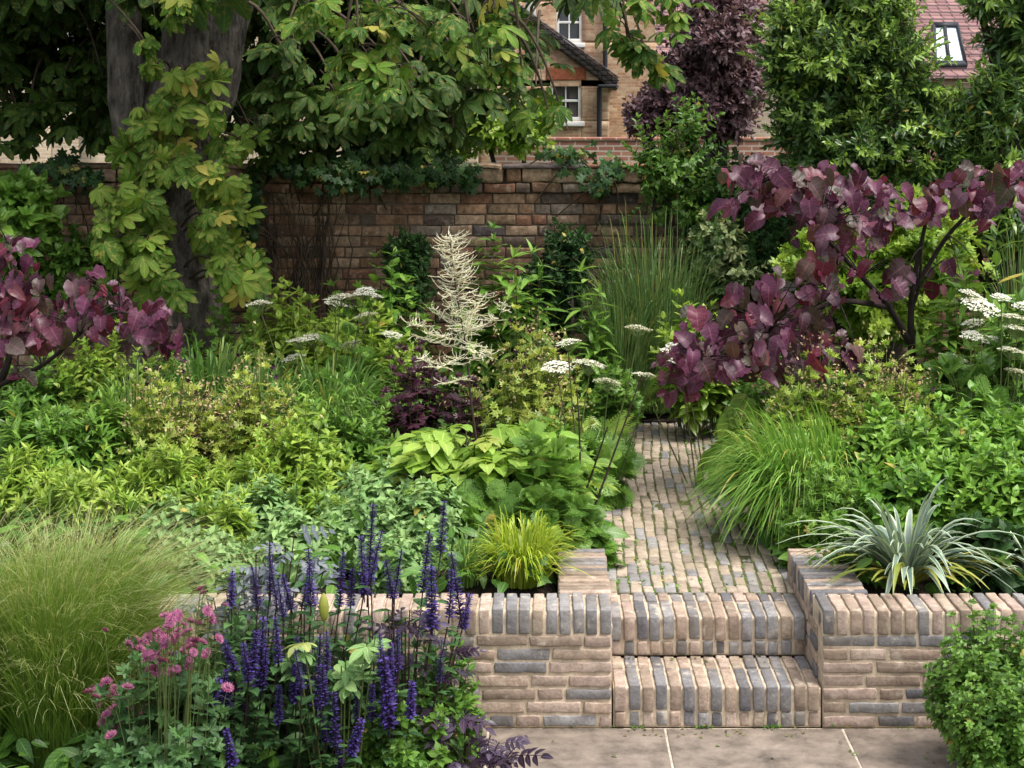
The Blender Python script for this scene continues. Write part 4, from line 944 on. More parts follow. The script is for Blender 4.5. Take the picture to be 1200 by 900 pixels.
# ---------------------------------------------------------------- plum redbuds (heart-shaped leaves on dark stems)
def redbud(label, px, d, limbs, leafsets, seed):
    """limbs: pixel polylines with depth and radii; leafsets: (px, py, rx, ry, depth, leaves)"""
    r = rs(label); t = thing('redbud', label, 'shrub', (X(px, d), d, BED)); m = MB()
    ends = []
    for pts, rad in limbs:
        P = [pp(*q) for q in pts]; limb(m, P, rad, 7, 18, amp=.03); ends += [V3(*q) for q in P]
    E = np.array(ends); ml = MB(); tw = MB()
    for (cx, cy, rx, ry, dd, K) in leafsets:
        K = max(2, int(K * .8)); ry = ry * .85
        px_ = cx + r.uniform(-1.05, 1.05, K) * rx; py_ = cy + r.uniform(-1.1, 1.1, K) * ry + np.abs(px_ - cx) * r.uniform(-.15, .3, K); de = dd + r.normal(0, .22, K)
        P = np.stack([X(px_, de), de, Z(py_, de)], -1)
        D = np.linalg.norm(P[:, None] - E[None], axis=-1); s0 = E[np.argmin(D, 1)]
        k = np.arange(0, K, 3); tubes(tw, bez(s0[k], (s0[k] + P[k]) / 2 + V3(0, 0, .06), P[k] + V3(0, 0, .03), 5), np.linspace(.005, .002, 5)[None], 4, .5)
        a = r.uniform(0, 6.28, K); d_ = np.stack([np.cos(a) * .7, -.35 + .4 * np.sin(a), -.6 + r.normal(0, .4, K)], -1)
        nn = np.stack([r.normal(0, .5, K), -.6 + r.normal(0, .45, K), .75 + r.normal(0, .35, K)], -1)
        inst(ml, T_heart, P, d_, nn, .082 * r.uniform(.4, 1.35, K), r.uniform(0, 1, K), r)
    m.build('trunk', m_dbark, t, True); tw.build('twigs', m_dbark, t); ml.build('foliage', L_purple, t); return t
redbud('large plum redbud with arching dark branches, right of the path', 1070, 9.6,
       [([(1085, 540, 9.6), (1070, 440, 9.6), (1067, 390, 9.55), (1068, 340, 9.5), (1085, 260, 9.4)], [.035, .028, .02, .016, .01]),
        ([(1068, 405, 9.58), (1040, 355, 9.4), (1010, 325, 9.3), (960, 270, 9.1), (890, 215, 9.0)], [.022, .018, .014, .01, .006]),
        ([(1070, 340, 9.5), (1110, 275, 9.4), (1150, 235, 9.3), (1220, 200, 9.2)], [.014, .012, .009, .005]),
        ([(1045, 360, 9.45), (980, 350, 9.1), (900, 390, 8.9), (800, 430, 8.8)], [.018, .013, .01, .005]),
        ([(1066, 370, 9.55), (1078, 335, 9.5), (1080, 290, 9.4)], [.012, .01, .006])],
       [(890, 215, 44, 26, 9.0, 44), (930, 230, 50, 34, 9.0, 60), (985, 240, 55, 40, 9.1, 70), (1000, 270, 36, 30, 9.1, 30), (870, 195, 24, 20, 9.0, 16), (960, 215, 50, 24, 9.1, 40), (1060, 235, 55, 26, 9.3, 44), (1120, 240, 50, 22, 9.3, 34), (1165, 220, 45, 26, 9.2, 36), (1200, 210, 30, 30, 9.2, 26), (1130, 205, 20, 20, 9.3, 8),
        (985, 292, 40, 24, 9.1, 7), (1030, 325, 36, 20, 9.3, 16), (1075, 320, 40, 18, 9.4, 14), (1120, 320, 30, 18, 9.3, 7), (930, 325, 40, 22, 9.0, 34), (960, 335, 30, 20, 9.0, 14), (900, 350, 40, 22, 8.9, 26), (865, 382, 60, 26, 8.8, 44), (905, 395, 58, 30, 8.8, 44), (955, 375, 40, 28, 8.9, 20), (830, 415, 54, 24, 8.75, 46), (880, 420, 56, 24, 8.75, 36), (930, 415, 40, 20, 8.8, 24), (800, 430, 30, 18, 8.75, 26), (955, 410, 22, 16, 8.8, 10), (995, 410, 14, 8, 8.9, 4), (800, 455, 22, 14, 8.8, 10)], 1)
redbud('smaller plum redbud cut off by the left edge, in front of the broad leaved shrub', -40, 9.3,
       [([(-60, 520, 9.3), (0, 450, 9.25), (12, 420, 9.2), (20, 350, 9.2), (10, 290, 9.2)], [.03, .024, .018, .012, .007]),
        ([(-10, 455, 9.25), (50, 430, 9.15), (95, 390, 9.1), (140, 360, 9.1), (185, 385, 9.1)], [.016, .012, .009, .007, .004])],
       [(15, 300, 30, 26, 9.2, 26), (5, 345, 40, 30, 9.2, 44), (40, 350, 46, 28, 9.15, 50), (75, 350, 30, 24, 9.15, 22), (20, 380, 50, 24, 9.2, 46), (45, 385, 36, 20, 9.15, 24), (115, 340, 24, 22, 9.1, 22), (135, 365, 30, 24, 9.1, 26), (170, 370, 30, 20, 9.1, 24), (190, 385, 20, 18, 9.1, 16), (180, 400, 26, 14, 9.15, 14), (10, 430, 16, 14, 9.2, 5), (105, 325, 10, 10, 9.1, 3), (10, 275, 20, 16, 9.2, 8)], 2)

def nz_s(s, r, K): return s * r.uniform(.65, 1.25, K)
# ---------------------------------------------------------------- left bed, back to front
clump('leafy_perennial', 'broad leaved green perennial at the wall foot, left of the cream plume', 'plant', 445, 11.1, 130, 300, L_green, T_ovt, .15, 46, 6, up=.35, t0=.4)
clump('leafy_perennial', 'upright broad leaved green perennial at the wall foot, right behind the cream plume', 'plant', 575, 11.0, 120, 282, L_green, T_ovt, .16, 34, 7, up=.3, t0=.35)
clump('leafy_perennial', 'tall dark stemmed perennial with pointed leaves in front of the dark evergreen shrub', 'plant', 617, 10.7, 60, 276, L_green, T_lan, .2, 13, 8, up=.25, t0=.2, stem=m_dstem, size=(.9, 1, .6))
clump('leafy_perennial', 'upright pointed leaved perennial standing left of the tall grass', 'plant', 688, 10.5, 66, 308, L_green, T_lan, .2, 14, 8, up=.25, t0=.2, size=(.9, 1, .6))
clump('low_perennial', 'low green leafy patch at the foot of the chestnut trunk', 'plant', 255, 10.9, 160, 340, L_green, T_lob5, .11, 70, 4)
clump('low_perennial', 'light green leafy mound at the wall foot, below the bare vine', 'plant', 345, 10.9, 150, 340, L_lime, T_ovs, .095, 110, 6)
clump('low_perennial', 'fresh green leafy mound between the wall and the strap leaves, behind white umbels', 'plant', 430, 10.5, 140, 355, L_lime, T_ovs, .09, 110, 6)
clump('low_perennial', 'green leafy mound under the left redbud, next to the chestnut foot', 'plant', 120, 10.4, 160, 380, L_lime, T_ovs, .075, 110, 6)
clump('low_perennial', 'shaded green leafy clump at the left edge beneath the redbud', 'plant', 25, 10.2, 140, 420, L_mid, T_ovs, .08, 90, 6)
r = rs('ferns')
def fern(label, px, d, top, wpx, K, mat=L_fern, z=BED):
    r = rs(label); t, c = pl('fern', label, 'fern', px, d, z); h = Z(top, d) - z; m = MB(); a = np.arange(K) * 2.4 + r.normal(0, .3, K); up = r.uniform(.5, 1.6, K)
    L = np.hypot(h, wpx / 2 * d / F) * r.uniform(.75, 1.05, K)
    inst(m, T_frond, c + r.normal(0, .02, (K, 3)), np.stack([np.cos(a), np.sin(a), up * 1.1], -1), np.stack([-np.cos(a) * up, -np.sin(a) * up, 1 + 0 * a], -1), L, r.uniform(.2, 1, K), r); m.build('fronds', mat, t)
clump('leafy_perennial', 'light green perennial with pointed leaves at the wall foot under the bare vine', 'plant', 330, 11.2, 90, 330, L_lime, T_ovt, .11, 40, 6, up=.35)
fern('bright green fern in the shade right of the chestnut foot', 292, 10.6, 362, 60, 9)
fern('yellow green fern at the far end of the path, left side', 728, 10.7, 430, 96, 13)
fern('pale fern between the lime leaves and the path end', 690, 9.6, 462, 74, 10)
tuft('strap_leaf_clump', 'clump of green strap leaves below the chestnut, left half', 'plant', 245, 10.1, 60, 200, 372, L_strap, 340, .016, n=8, fold=.2, droop=.55)
tuft('strap_leaf_clump', 'clump of arching strap leaves left of the dark plum plant', 'plant', 390, 9.7, 70, 200, 395, L_strap, 420, .015, n=8, fold=.2, droop=.55)
tuft('strap_leaf_clump', 'greyish grassy clump between the two strap leaf clumps', 'plant', 315, 9.7, 60, 180, 402, L_strap, 330, .013, n=8, fold=.2, droop=.6)
tuft('grass_clump', 'light green arching grass under the small redbud', 'plant', 160, 9.4, 50, 190, 410, L_grass, 420, .009, droop=.7)
clump('dark_plum_plant', 'dark plum leaved plant behind the big lime leaves', 'plant', 485, 9.4, 90, 402, L_heuch, T_lob5, .12, 46, 3, up=.4)
clump('dark_plum_plant', 'small dark plum tuft peeping out right of the plume stem', 'plant', 545, 9.2, 46, 440, L_heuch, T_lob5, .1, 26, 3, up=.4)
U1 = [(305, 357, 24), (398, 350, 26), (393, 357, 20), (428, 371, 21), (427, 342, 18), (367, 397, 24), (345, 420, 22), (410, 405, 20), (460, 393, 18), (437, 347, 16), (350, 400, 20)]
umbels('white umbel flowers on thin stems in front of the old wall, left of the plume', 385, 10.0, U1, 150, 400, K=22)
U2 = [(666, 402, 22), (653, 431, 26), (691, 428, 28), (713, 449, 24), (748, 386, 22), (682, 552, 26), (760, 440, 14)]
umbels('white umbel flowers rising between the lime leaves and the path', 680, 8.7, U2, 120, 520, K=20)
# dusky cranesbills: chartreuse lobed leaves, airy seed stems, maroon flowers
def cranesbill(label, px, d, wpx, top, K=100, leafm=L_yel, fl=16):
    t, c, (b, cc, tt), r = clump('cranesbill', label, 'plant', px, d, wpx, top, leafm, T_lob7, .085, K, 4, up=.45, t0=.35, flat=.55)
    m = MB(); k = r.integers(0, K, 110); e = tt[k] + r.normal(0, .05, (110, 3)) + V3(0, 0, .07); tubes(m, bez(cc[k], (cc[k] + e) / 2 + r.normal(0, .02, (110, 3)), e, 5), .0016, 3, r.uniform(0, 1, 110)); m.build('flower_stalks', m_stem, t)
    m = MB(); n_ = 700; p = e[r.integers(0, 110, n_)] + r.normal(0, .022, (n_, 3)) - V3(0, 0, .02); inst(m, T_tiny, p, r.normal(0, 1, (n_, 3)), r.normal(0, .7, (n_, 3)) + V3(0, -.3, .8), r.uniform(.012, .022, n_), r.uniform(.4, 1, n_), r); tag(m.build('seed_heads', M_seed, t), kind='stuff')
    for q in e[r.choice(110, fl)]: child('flower', PHAE, t, q + V3(0, -.01, .015), (r.normal(0, .3), 0, r.normal(0, .5)))
    return t
m = MB(); a = np.arange(5) * 1.2566; inst(m, T_tiny, np.zeros((5, 3)), np.stack([np.cos(a), 0 * a - .25, np.sin(a)], -1), V3(0, -1, .25), .016, .5, rs('phae')); PHAE = m.mesh('flower', L_maroon)
M_seed = leafmat('pale_seed_head', [(170, 160, 90), (200, 186, 130), (186, 150, 120)], vein=0, back=0, trans=.3, old=None)
cranesbill('chartreuse cranesbill with tiny maroon flowers in the middle of the left bed', 200, 8.75, 150, 438)
cranesbill('chartreuse cranesbill with beige seed heads left of the big lime leaves', 295, 8.8, 150, 430)
cranesbill('yellow green cranesbill behind the big lime leaves, right of the plume', 620, 9.3, 150, 392)
clump('leafy_perennial', 'whorled narrow leaved green perennial at the left edge of the bed', 'plant', 45, 8.6, 130, 462, L_green, T_lan, .11, 60, 9, per=3, t0=.3)
clump('leafy_perennial', 'narrow leaved green perennial beside the left edge plant, below the redbud', 'plant', 125, 8.7, 110, 462, L_green, T_lan, .11, 46, 9, per=3, t0=.3)
clump('leafy_perennial', 'upright fine leaved green perennial behind the grey green catmint', 'plant', 400, 8.6, 160, 450, L_green, T_ovs, .07, 100, 8)
clump('leafy_perennial', 'pale green leafy perennial under the strap leaves, centre of the left bed', 'plant', 350, 8.2, 150, 488, L_lime, T_ovs, .075, 100, 7)
clump('spurge', 'bright lime spurge at the left edge above the feather grass', 'plant', 30, 7.95, 130, 528, L_lime, T_lan, .085, 70, 8, per=3, tip=5, t0=.35)
clump('spurge', 'bright lime spurge left of the grey green catmint', 'plant', 110, 7.75, 140, 532, L_lime, T_lan, .085, 80, 8, per=3, tip=5, t0=.35)
clump('spurge', 'bright lime spurge right below the middle cranesbill', 'plant', 200, 7.9, 140, 520, L_lime, T_lan, .085, 80, 8, per=3, tip=5, t0=.35)
clump('spurge', 'lime spurge at the back of the grey green catmint', 'plant', 285, 8.0, 130, 535, L_lime, T_lan, .08, 70, 8, per=3, tip=5, t0=.35)
for i, (px, d, top, w_, lb) in enumerate(((205, 7.35, 585, 110, 'grey green catmint mound nearest the feather grass'), (300, 7.5, 560, 130, 'grey green catmint mound behind the left salvia spikes'), (415, 7.35, 578, 140, 'grey green catmint mound behind the middle salvia spikes'), (500, 7.45, 562, 110, 'grey green catmint mound left of the acid green grass'), (250, 7.0, 622, 100, 'grey green catmint mound low on the wall edge behind the blue grey rose'), (345, 7.1, 598, 120, 'grey green catmint mound on the wall edge, middle of the row'), (470, 6.95, 625, 100, 'grey green catmint mound on the wall edge near the acid green grass'), (450, 7.9, 530, 130, 'tall catmint mound in front of the lime leaves'))):
    clump('catmint', lb, 'plant', px, d, w_, top, L_grey, T_mint, .066, 100, 8, t0=.25, flat=.6, low=.35, group='catmint mounds along the left wall', up=.3)
for px, d, top, w_, lb in ((265, 7.3, 566, 70, 'small bright lime spurge among the catmint, left of the salvias'), (370, 7.55, 548, 70, 'small bright lime spurge between two catmint mounds')): clump('spurge', lb, 'plant', px, d, w_, top, L_lime, T_lan, .085, 22, 7, per=3, tip=5, t0=.4)
tuft('acid_grass', 'bright acid green grass clump on the left wall beside the steps', 'grass', 612, 6.93, 56, 135, 590, L_acid, 560, .009, z=WZ - .06, droop=.5, upr=.55)
tuft('grass_clump', 'green grass tuft at the wall edge left of the acid green clump', 'grass', 545, 6.9, 30, 80, 612, L_grass, 160, .007, z=WZ - .06, droop=.5)
# big lime leaves with the cream plume

r = rs('aralia'); t, c = pl('aralia', 'plant with big lime green pointed leaflets, below the cream plume', 'plant', 560, 8.15)
m, ms = MB(), MB(); K = 120
a = r.uniform(0, 6.28, K); q = np.sqrt(r.uniform(0, 1, K)); s = 8.15 / F
px_ = 562 + q * np.cos(a) * 132; hy = 440 + q ** 2 * 70 + r.uniform(0, 75, K); dd = 8.15 + q * np.sin(a) * .45
e = np.stack([X(px_, dd), dd, Z(hy, dd)], -1); b = c + r.normal(0, .05, (K, 3)) * V3(1, 1, 0)
base = b + (e - b) * .62; tubes(ms, bez(b, b * .6 + e * .4 + V3(0, 0, .12), base + V3(0, 0, .03), 6), np.linspace(.006, .003, 6)[None], 4, r.uniform(0, 1, K))
out = (e - b) * V3(1, 1, 0) + r.normal(0, .1, (K, 3)) * V3(1, 1, 0) + V3(0, -.05, 0)
inst(m, T_aral, base + V3(0, 0, .03), nz(out) + V3(0, 0, .18), V3(0, -.12, 1) + r.normal(0, .18, (K, 3)), nz_s(.21, r, K), np.clip(r.normal(.5, .25, K), 0, .95), r)
m.build('foliage', L_aralia, t); ms.build('stems', m_stem, t)
r = rs('plume'); t, c = pl('goatsbeard', 'tall feathery cream plume on a dark stem, rising above the lime leaves', 'flower', 545, 8.4)
ms = MB(); pts = [(560, 530), (552, 470), (545, 400), (535, 345), (527, 282)]; dd = 8.4
P = np.array([pp(a, b, dd) for a, b in pts]); qq = np.linspace(0, 4, 24); P = np.stack([np.interp(qq, np.arange(5), P[:, i]) for i in range(3)], -1); tubes(ms, P[None], np.linspace(.007, .0025, 24)[None], 6, .5)
ms.build('stem', m_dstem, t)
m = MB()
BLL = []
def spikes(m, A, B, K, L0, L1, fl=.35):
    """thin catkin spikes along the axis A-B, longer at A"""
    q = r.uniform(0, 1, K); p = A + (B - A) * q[:, None]; a = r.uniform(0, 6.28, K); L = (L0 + (L1 - L0) * q) * r.uniform(.6, 1.1, K)
    h = np.stack([np.cos(a), np.sin(a), 0 * a], -1); e = p + h * (L * r.uniform(.5, 1.1, K))[:, None] + V3(0, 0, 1) * (L * r.uniform(-.1, .6, K))[:, None] + r.normal(0, .012, (K, 3))
    cpt = p + h * (L * .6)[:, None] - V3(0, 0, 1) * (L * r.uniform(-.1, .15, K))[:, None]
    Pb = bez(p, cpt, e, 9); rad = np.array([1, 1.5, 1, 1.6, 1, 1.5, .9, 1.2, .4]) * .0013; BLL.append(Pb.reshape(-1, 3)); tubes(m, Pb, rad[None], 4, r.uniform(0, 1, K))
spikes(m, V3(*pp(538, 350, dd)), V3(*pp(527, 276, dd)), 150, .15, .1); spikes(m, V3(*pp(543, 395, dd)), V3(*pp(538, 350, dd)), 40, .14, .14)
for (ax, ay, bx, by, dy, K, L) in ((542, 400, 500, 385, -.15, 26, .11), (500, 385, 482, 372, -.18, 18, .09), (542, 392, 585, 370, -.1, 26, .11), (585, 370, 592, 352, -.1, 12, .07), (545, 415, 515, 425, -.2, 26, .12), (515, 425, 492, 412, -.22, 16, .1), (545, 380, 570, 345, .1, 24, .1), (545, 385, 505, 365, .12, 24, .1), (548, 425, 580, 405, -.15, 20, .1), (550, 440, 520, 445, -.15, 14, .08), (545, 400, 550, 380, .2, 24, .1), (545, 410, 480, 395, .1, 22, .09), (545, 395, 565, 410, -.25, 20, .09), (543, 375, 515, 340, -.1, 18, .08)):
    A = V3(*pp(ax, ay, dd)); B = V3(*pp(bx, by, dd)); B[1] += dy
    tubes(m, bez(A[None], ((A + B) / 2)[None], B[None], 5), .002, 4, .2); spikes(m, A + (B - A) * .2, B, K, L, L * .75)
BL = np.concatenate(BLL); k = r.integers(0, len(BL), 3200); q = BL[k] + r.normal(0, .003, (3200, 3)); inst(m, T_tiny, q, r.normal(0, 1, (3200, 3)), r.normal(0, 1, (3200, 3)), r.uniform(.004, .008, 3200), r.uniform(.2, 1, 3200), r)
m.build('flower_plume', F_plume, t)
clump('lacy_perennial', 'lacy leaved green perennial spilling over the left edge of the path', 'plant', 640, 7.75, 90, 520, L_green, T_fern1, .15, 34, 5, t0=.25, up=.4, depth=1.1)
clump('lacy_perennial', 'low lacy green perennial behind the acid green grass', 'plant', 640, 7.4, 130, 585, L_mid, T_fern1, .15, 50, 5, t0=.25, up=.4)
clump('lacy_perennial', 'low lacy green perennial at the back of the left wall end, touching the path', 'plant', 690, 7.45, 36, 626, L_green, T_fern1, .12, 24, 4, z=PZ + .03, t0=.25, up=.4)
clump('lacy_perennial', 'dark lacy patch beneath the big lime leaves', 'plant', 560, 7.7, 180, 575, L_mid, T_fern1, .16, 60, 5, t0=.25, up=.4)
clump('leafy_perennial', 'leafy green perennial with rounded leaves beside the middle of the path', 'plant', 640, 8.4, 120, 490, L_green, T_ovs, .09, 60, 6)
r = rs('dark stems'); t, c = pl('tall_stem_plant', 'thin dark maroon stems leaning across the left edge of the path', 'plant', 690, 7.9); m = MB()
for (x0, y0, x1, y1, d0) in ((690, 600, 752, 440, 7.9), (684, 570, 712, 500, 8.0), (680, 560, 676, 455, 8.0)):
    A, B = V3(*pp(x0, y0, d0)), V3(*pp(x1, y1, d0 - .1)); A[2] -= .05; m = MB(); tubes(m, bez(A[None], ((A + B) / 2 + V3(.01, 0, .02))[None], B[None], 8), np.linspace(.006, .003, 8)[None], 5, .5); m.build('stem', m_dstem, t)

# ---------------------------------------------------------------- right of the path, back to front
tuft('tall_grass', 'tall upright green grass in front of the old wall, left of the ivy', 'grass', 765, 11.0, 95, 150, 228, L_tall, 1000, .0065, n=7, droop=.18, upr=.5, prof=(.25, .7))
tuft('tall_grass', 'lower wispy grass in front of the tall grass', 'grass', 725, 10.7, 60, 110, 296, L_tall, 520, .007, n=7, droop=.2, upr=.5)
tuft('tall_grass', 'pale grass wisps at the upper right edge by the redbud', 'grass', 1195, 10.4, 40, 90, 215, L_tall, 220, .01, n=7, droop=.25, upr=.5)
tuft('lilyturf', 'dark green lilyturf tuft closing the far end of the path', 'grass', 758, 11.1, 70, 130, 446, L_strap, 420, .009, z=PZ + .02, droop=.7)
tuft('lilyturf', 'dark green grassy tuft left of the path end', 'grass', 690, 10.4, 40, 90, 452, L_strap, 200, .009, droop=.6)
clump('low_perennial', 'lime leaved low shrub between the tall grass and the plum redbud', 'plant', 815, 10.3, 110, 345, L_lime, T_ovs, .1, 80, 6)
clump('low_perennial', 'green leafy plant with divided leaves in front of the tall grass', 'plant', 715, 10.0, 80, 420, L_mid, T_lob5, .11, 40, 4)
clump('low_perennial', 'shady green leaves filling the ground under the redbud branches', 'plant', 930, 10.2, 160, 400, L_mid, T_ovs, .11, 70, 5)
r = rs('dock'); t, c = pl('broadleaf_plant', 'big lime paddle leaves drooping over the right edge of the path under the plum redbud', 'plant', 882, 8.95)
m, ms = MB(), MB(); K = 46; a = r.uniform(2.0, 5.6, K); q = r.uniform(.15, 1, K); e = c + np.stack([np.cos(a) * q * .22, np.sin(a) * q * .22, .48 * (1 - q * .85) + .03], -1)
tubes(ms, bez(np.broadcast_to(c, (K, 3)), c * .5 + e * .5 + V3(0, 0, .1), e, 5), .005, 4, .5)
inst(m, T_big, e, np.stack([np.cos(a), np.sin(a) - .15, -.45 - .5 * q], -1), np.stack([np.cos(a) * .5, np.sin(a) * .5 - .2, 1 + 0 * a], -1), .17 * r.uniform(.7, 1.25, K), r.uniform(.0, .8, K), r); m.build('foliage', L_lime, t); ms.build('stems', m_stem, t)
clump('leafy_perennial', 'tall perennial with long pointed leaves right of the redbud trunk', 'plant', 1115, 9.5, 90, 285, L_green, T_lan, .25, 17, 8, up=.3, t0=.2, stem=m_dstem)
clump('leafy_perennial', 'tallest long leaved perennial at the right edge, beside the plum leaves', 'plant', 1172, 9.4, 100, 252, L_green, T_lan, .27, 19, 9, up=.35, t0=.2, stem=m_dstem)
clump('leafy_perennial', 'mid green long leaved perennial behind the right hand white umbels', 'plant', 1195, 9.0, 110, 345, L_mid, T_lan, .22, 26, 7, up=.3)
U3 = [(1148, 360, 32), (1140, 347, 22), (1140, 379, 18), (1187, 373, 24), (1192, 387, 24), (1118, 421, 24), (1138, 393, 18), (1173, 349, 16), (1162, 400, 20), (1205, 360, 26), (1185, 412, 22), (1192, 437, 20)]
umbels('white umbel flowers at the right edge above the lime shrub', 1150, 8.8, U3, 150, 420, K=34, leafm=L_mid)
U4 = [(795, 408, 26), (797, 424, 20), (752, 440, 16)]
umbels('two white umbels hanging over the plum leaves at the path', 850, 8.7, U4, 40, 520, foliage=False)
cranesbill('lime cranesbill with maroon flecks in front of the redbud trunk', 950, 8.55, 130, 425, leafm=L_lime)
cranesbill('lime cranesbill with airy seed stalks left of the right hand umbels', 1040, 8.6, 130, 412, leafm=L_lime)
tuft('hakone_grass', 'arching mound of striped light green hakone grass along the right of the path', 'grass', 938, 8.0, 100, 180, 455, L_hak, 2300, .0105, droop=.9, lean=(-.22, -.2), upr=.5, dep=1.2)
for px, d, top, w_, lb in ((1035, 7.9, 478, 150, 'lime leaved bush right of the hakone grass'), (1120, 7.8, 470, 150, 'lime leaved bush in the middle of the right bed'), (1190, 7.9, 462, 130, 'lime leaved bush at the right edge of the frame'), (1075, 7.45, 525, 150, 'lime leaved bush behind the silver strappy plant'), (1170, 7.4, 520, 140, 'lime leaved bush right behind the silver strappy plant')):
    clump('leafy_bush', lb, 'shrub', px, d, w_, top, L_bush, T_ov, .085, 120, 8, t0=.35, up=.45, flat=.4, group='lime leaved bushes in the right bed')
clump('lacy_perennial', 'fine lacy mound with specks of white bloom, between the hakone grass and the silver plant', 'plant', 965, 7.5, 110, 548, L_green, T_lob7, .06, 130, 5, depth=.9)
clump('lacy_perennial', 'low fine leaved mound spilling onto the path before the right wall', 'plant', 950, 7.45, 60, 605, L_green, T_fern1, .1, 40, 5, z=PZ + .02)
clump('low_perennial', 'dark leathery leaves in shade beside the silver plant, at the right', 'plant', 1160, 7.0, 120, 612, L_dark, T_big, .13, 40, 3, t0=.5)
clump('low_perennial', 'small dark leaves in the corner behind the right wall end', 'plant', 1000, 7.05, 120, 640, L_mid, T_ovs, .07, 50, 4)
# silver strappy plant on the right wall
r = rs('astelia'); t, c = pl('silver_strap_plant', 'spiky silver green strap leaved plant on the right wall by the steps', 'plant', 1062, 6.85, WZ - .04)
m, my = MB(), MB(); K = 105; a = r.uniform(0, 6.28, K); u = r.uniform(.12, 1, K) ** .8; L = .46 * r.uniform(.6, 1.15, K)
hz_ = np.stack([np.cos(a), np.sin(a) * .75, 0 * a], -1); b = c + hz_ * .03; ct = b + hz_ * (L * u * .45)[:, None] + V3(0, 0, 1) * (L * (.78 - .25 * u))[:, None]; e = b + hz_ * (L * u * 1.12)[:, None] + V3(0, 0, 1) * (L * (1.0 - u * r.uniform(.75, 1.1, K)))[:, None]
blades(m, b, ct, e, .033 * r.uniform(.6, 1.2, K), 9, r.uniform(0, 1, K), r, .35, (.28, .75), yaw=.2); m.build('leaves', L_silver, t)
K = 34; a = np.concatenate([r.uniform(2.6, 6.2, K - 8), r.uniform(0, 6.28, 8)]); L = .4 * r.uniform(.6, 1.15, K); hz_ = np.stack([np.cos(a), np.sin(a) * .8, 0 * a], -1); b = c + hz_ * .04
ct = b + hz_ * (L * .5)[:, None] + V3(0, 0, 1) * (L * r.uniform(.3, .62, K))[:, None]; e = b + hz_ * (L * 1.0)[:, None] + V3(0, 0, 1) * (L * r.uniform(-.16, .12, K))[:, None]
e[:, 2] = np.where(e[:, 1] < FRONT - .0, e[:, 2], np.maximum(e[:, 2], WZ + .02)); blades(my, b, ct, e, .026 * r.uniform(.8, 1.2, K), 9, r.uniform(0, 1, K), r, .3, (.28, .7), yaw=.2); my.build('leaves', L_yelstrap, t)
r = rs('astelia2'); t, c = pl('silver_strap_plant', 'smaller silver green strap plant cut off by the right edge, on the wall', 'plant', 1215, 6.85, WZ - .04); m = MB(); K = 36; a = r.uniform(0, 6.28, K); u = r.uniform(.3, 1, K); L = .32 * r.uniform(.65, 1.15, K)
hz_ = np.stack([np.cos(a), np.sin(a) * .75, 0 * a], -1); b = c + hz_ * .03; ct = b + hz_ * (L * u * .45)[:, None] + V3(0, 0, 1) * (L * (.7 - .25 * u))[:, None]; e = b + hz_ * (L * u)[:, None] + V3(0, 0, 1) * (L * (1 - u * .9))[:, None]; blades(m, b, ct, e, .026, 9, r.uniform(0, 1, K), r, .35, (.28, .75), yaw=.2); m.build('leaves', L_silver, t)
clump('creeping_shrub', 'fresh green small leaved bush spilling onto the terrace in front of the right wall', 'shrub', 1165, 6.02, 160, 722, L_mid, T_trif, .055, 260, 8, z=0.02, flat=.42, t0=.2, depth=.7, low=.3, up=.4)
clump('creeping_shrub', 'small leaved green bush at the lower right corner of the terrace', 'shrub', 1190, 5.72, 170, 775, L_mid, T_trif, .055, 200, 8, z=0.02, flat=.45, t0=.2, depth=.6, low=.3, up=.4)

# ---------------------------------------------------------------- the front bed
r = rs('stipa')
def stipa(label, px, d, K, rb, rr, h, lean=(.05, 0)):
    r = rs(label); t, c = pl('feather_grass', label, 'grass', px, d, .02); a = r.uniform(0, 6.28, K); q = np.sqrt(r.uniform(0, 1, K))
    b = c + np.stack([np.cos(a) * q * rb, np.sin(a) * q * rb, 0 * a], -1); a2 = a + r.normal(0, .5, K); u = r.uniform(.02, 1, K); hh = h * r.uniform(.4, 1.0, K) * (1 - .12 * u)
    e = b + np.stack([np.cos(a2) * rr * u + lean[0] * hh + r.normal(0, .03, K), np.sin(a2) * rr * u * .8, hh * (1 - .12 * u * r.uniform(0, 1.2, K))], -1)
    ct = b + np.stack([np.cos(a2) * rr * u * .22, np.sin(a2) * rr * u * .2, hh * r.uniform(.62, .8, K)], -1)
    m = MB(); blades(m, b, ct, e, .0026 * r.uniform(.7, 1.4, K), 8, r.uniform(0, 1, K), r, 0, (.12, .45)); m.build('blades', L_stipa, t)
    # feathery awns arching over at the tips
    m = MB(); k = r.choice(K, int(K * .42)); n_ = len(k); p = e[k]; dr = nz(e[k] - ct[k]); Ld = r.uniform(.08, .22, n_)[:, None]; sd = np.stack([np.cos(a2[k]) + lean[0] * 3 + r.normal(0, .5, n_), np.sin(a2[k]) + r.normal(0, .5, n_), 0 * k], -1)
    f = p + dr * Ld * .8 + sd * Ld * .5 - V3(0, 0, .25) * Ld * r.uniform(0, 1.6, n_)[:, None]; blades(m, p - dr * .05, p + dr * Ld * .6, f, .0011, 6, r.uniform(.5, 1, n_), r, 0, (.2, .4)); m.build('awns', M_awn, t)
M_awn = leafmat('straw_awn', [(146, 168, 84), (176, 186, 112), (206, 208, 152)], vein=0, trans=.3, back=0)
stipa('fine feathery grass with straw tips at the lower left, beside the pink astrantia', 85, 6.0, 7000, .17, .3, .84, (.12, 0))
stipa('second feathery grass clump cut off by the left edge', -30, 6.05, 3600, .15, .28, .84, (.1, 0))
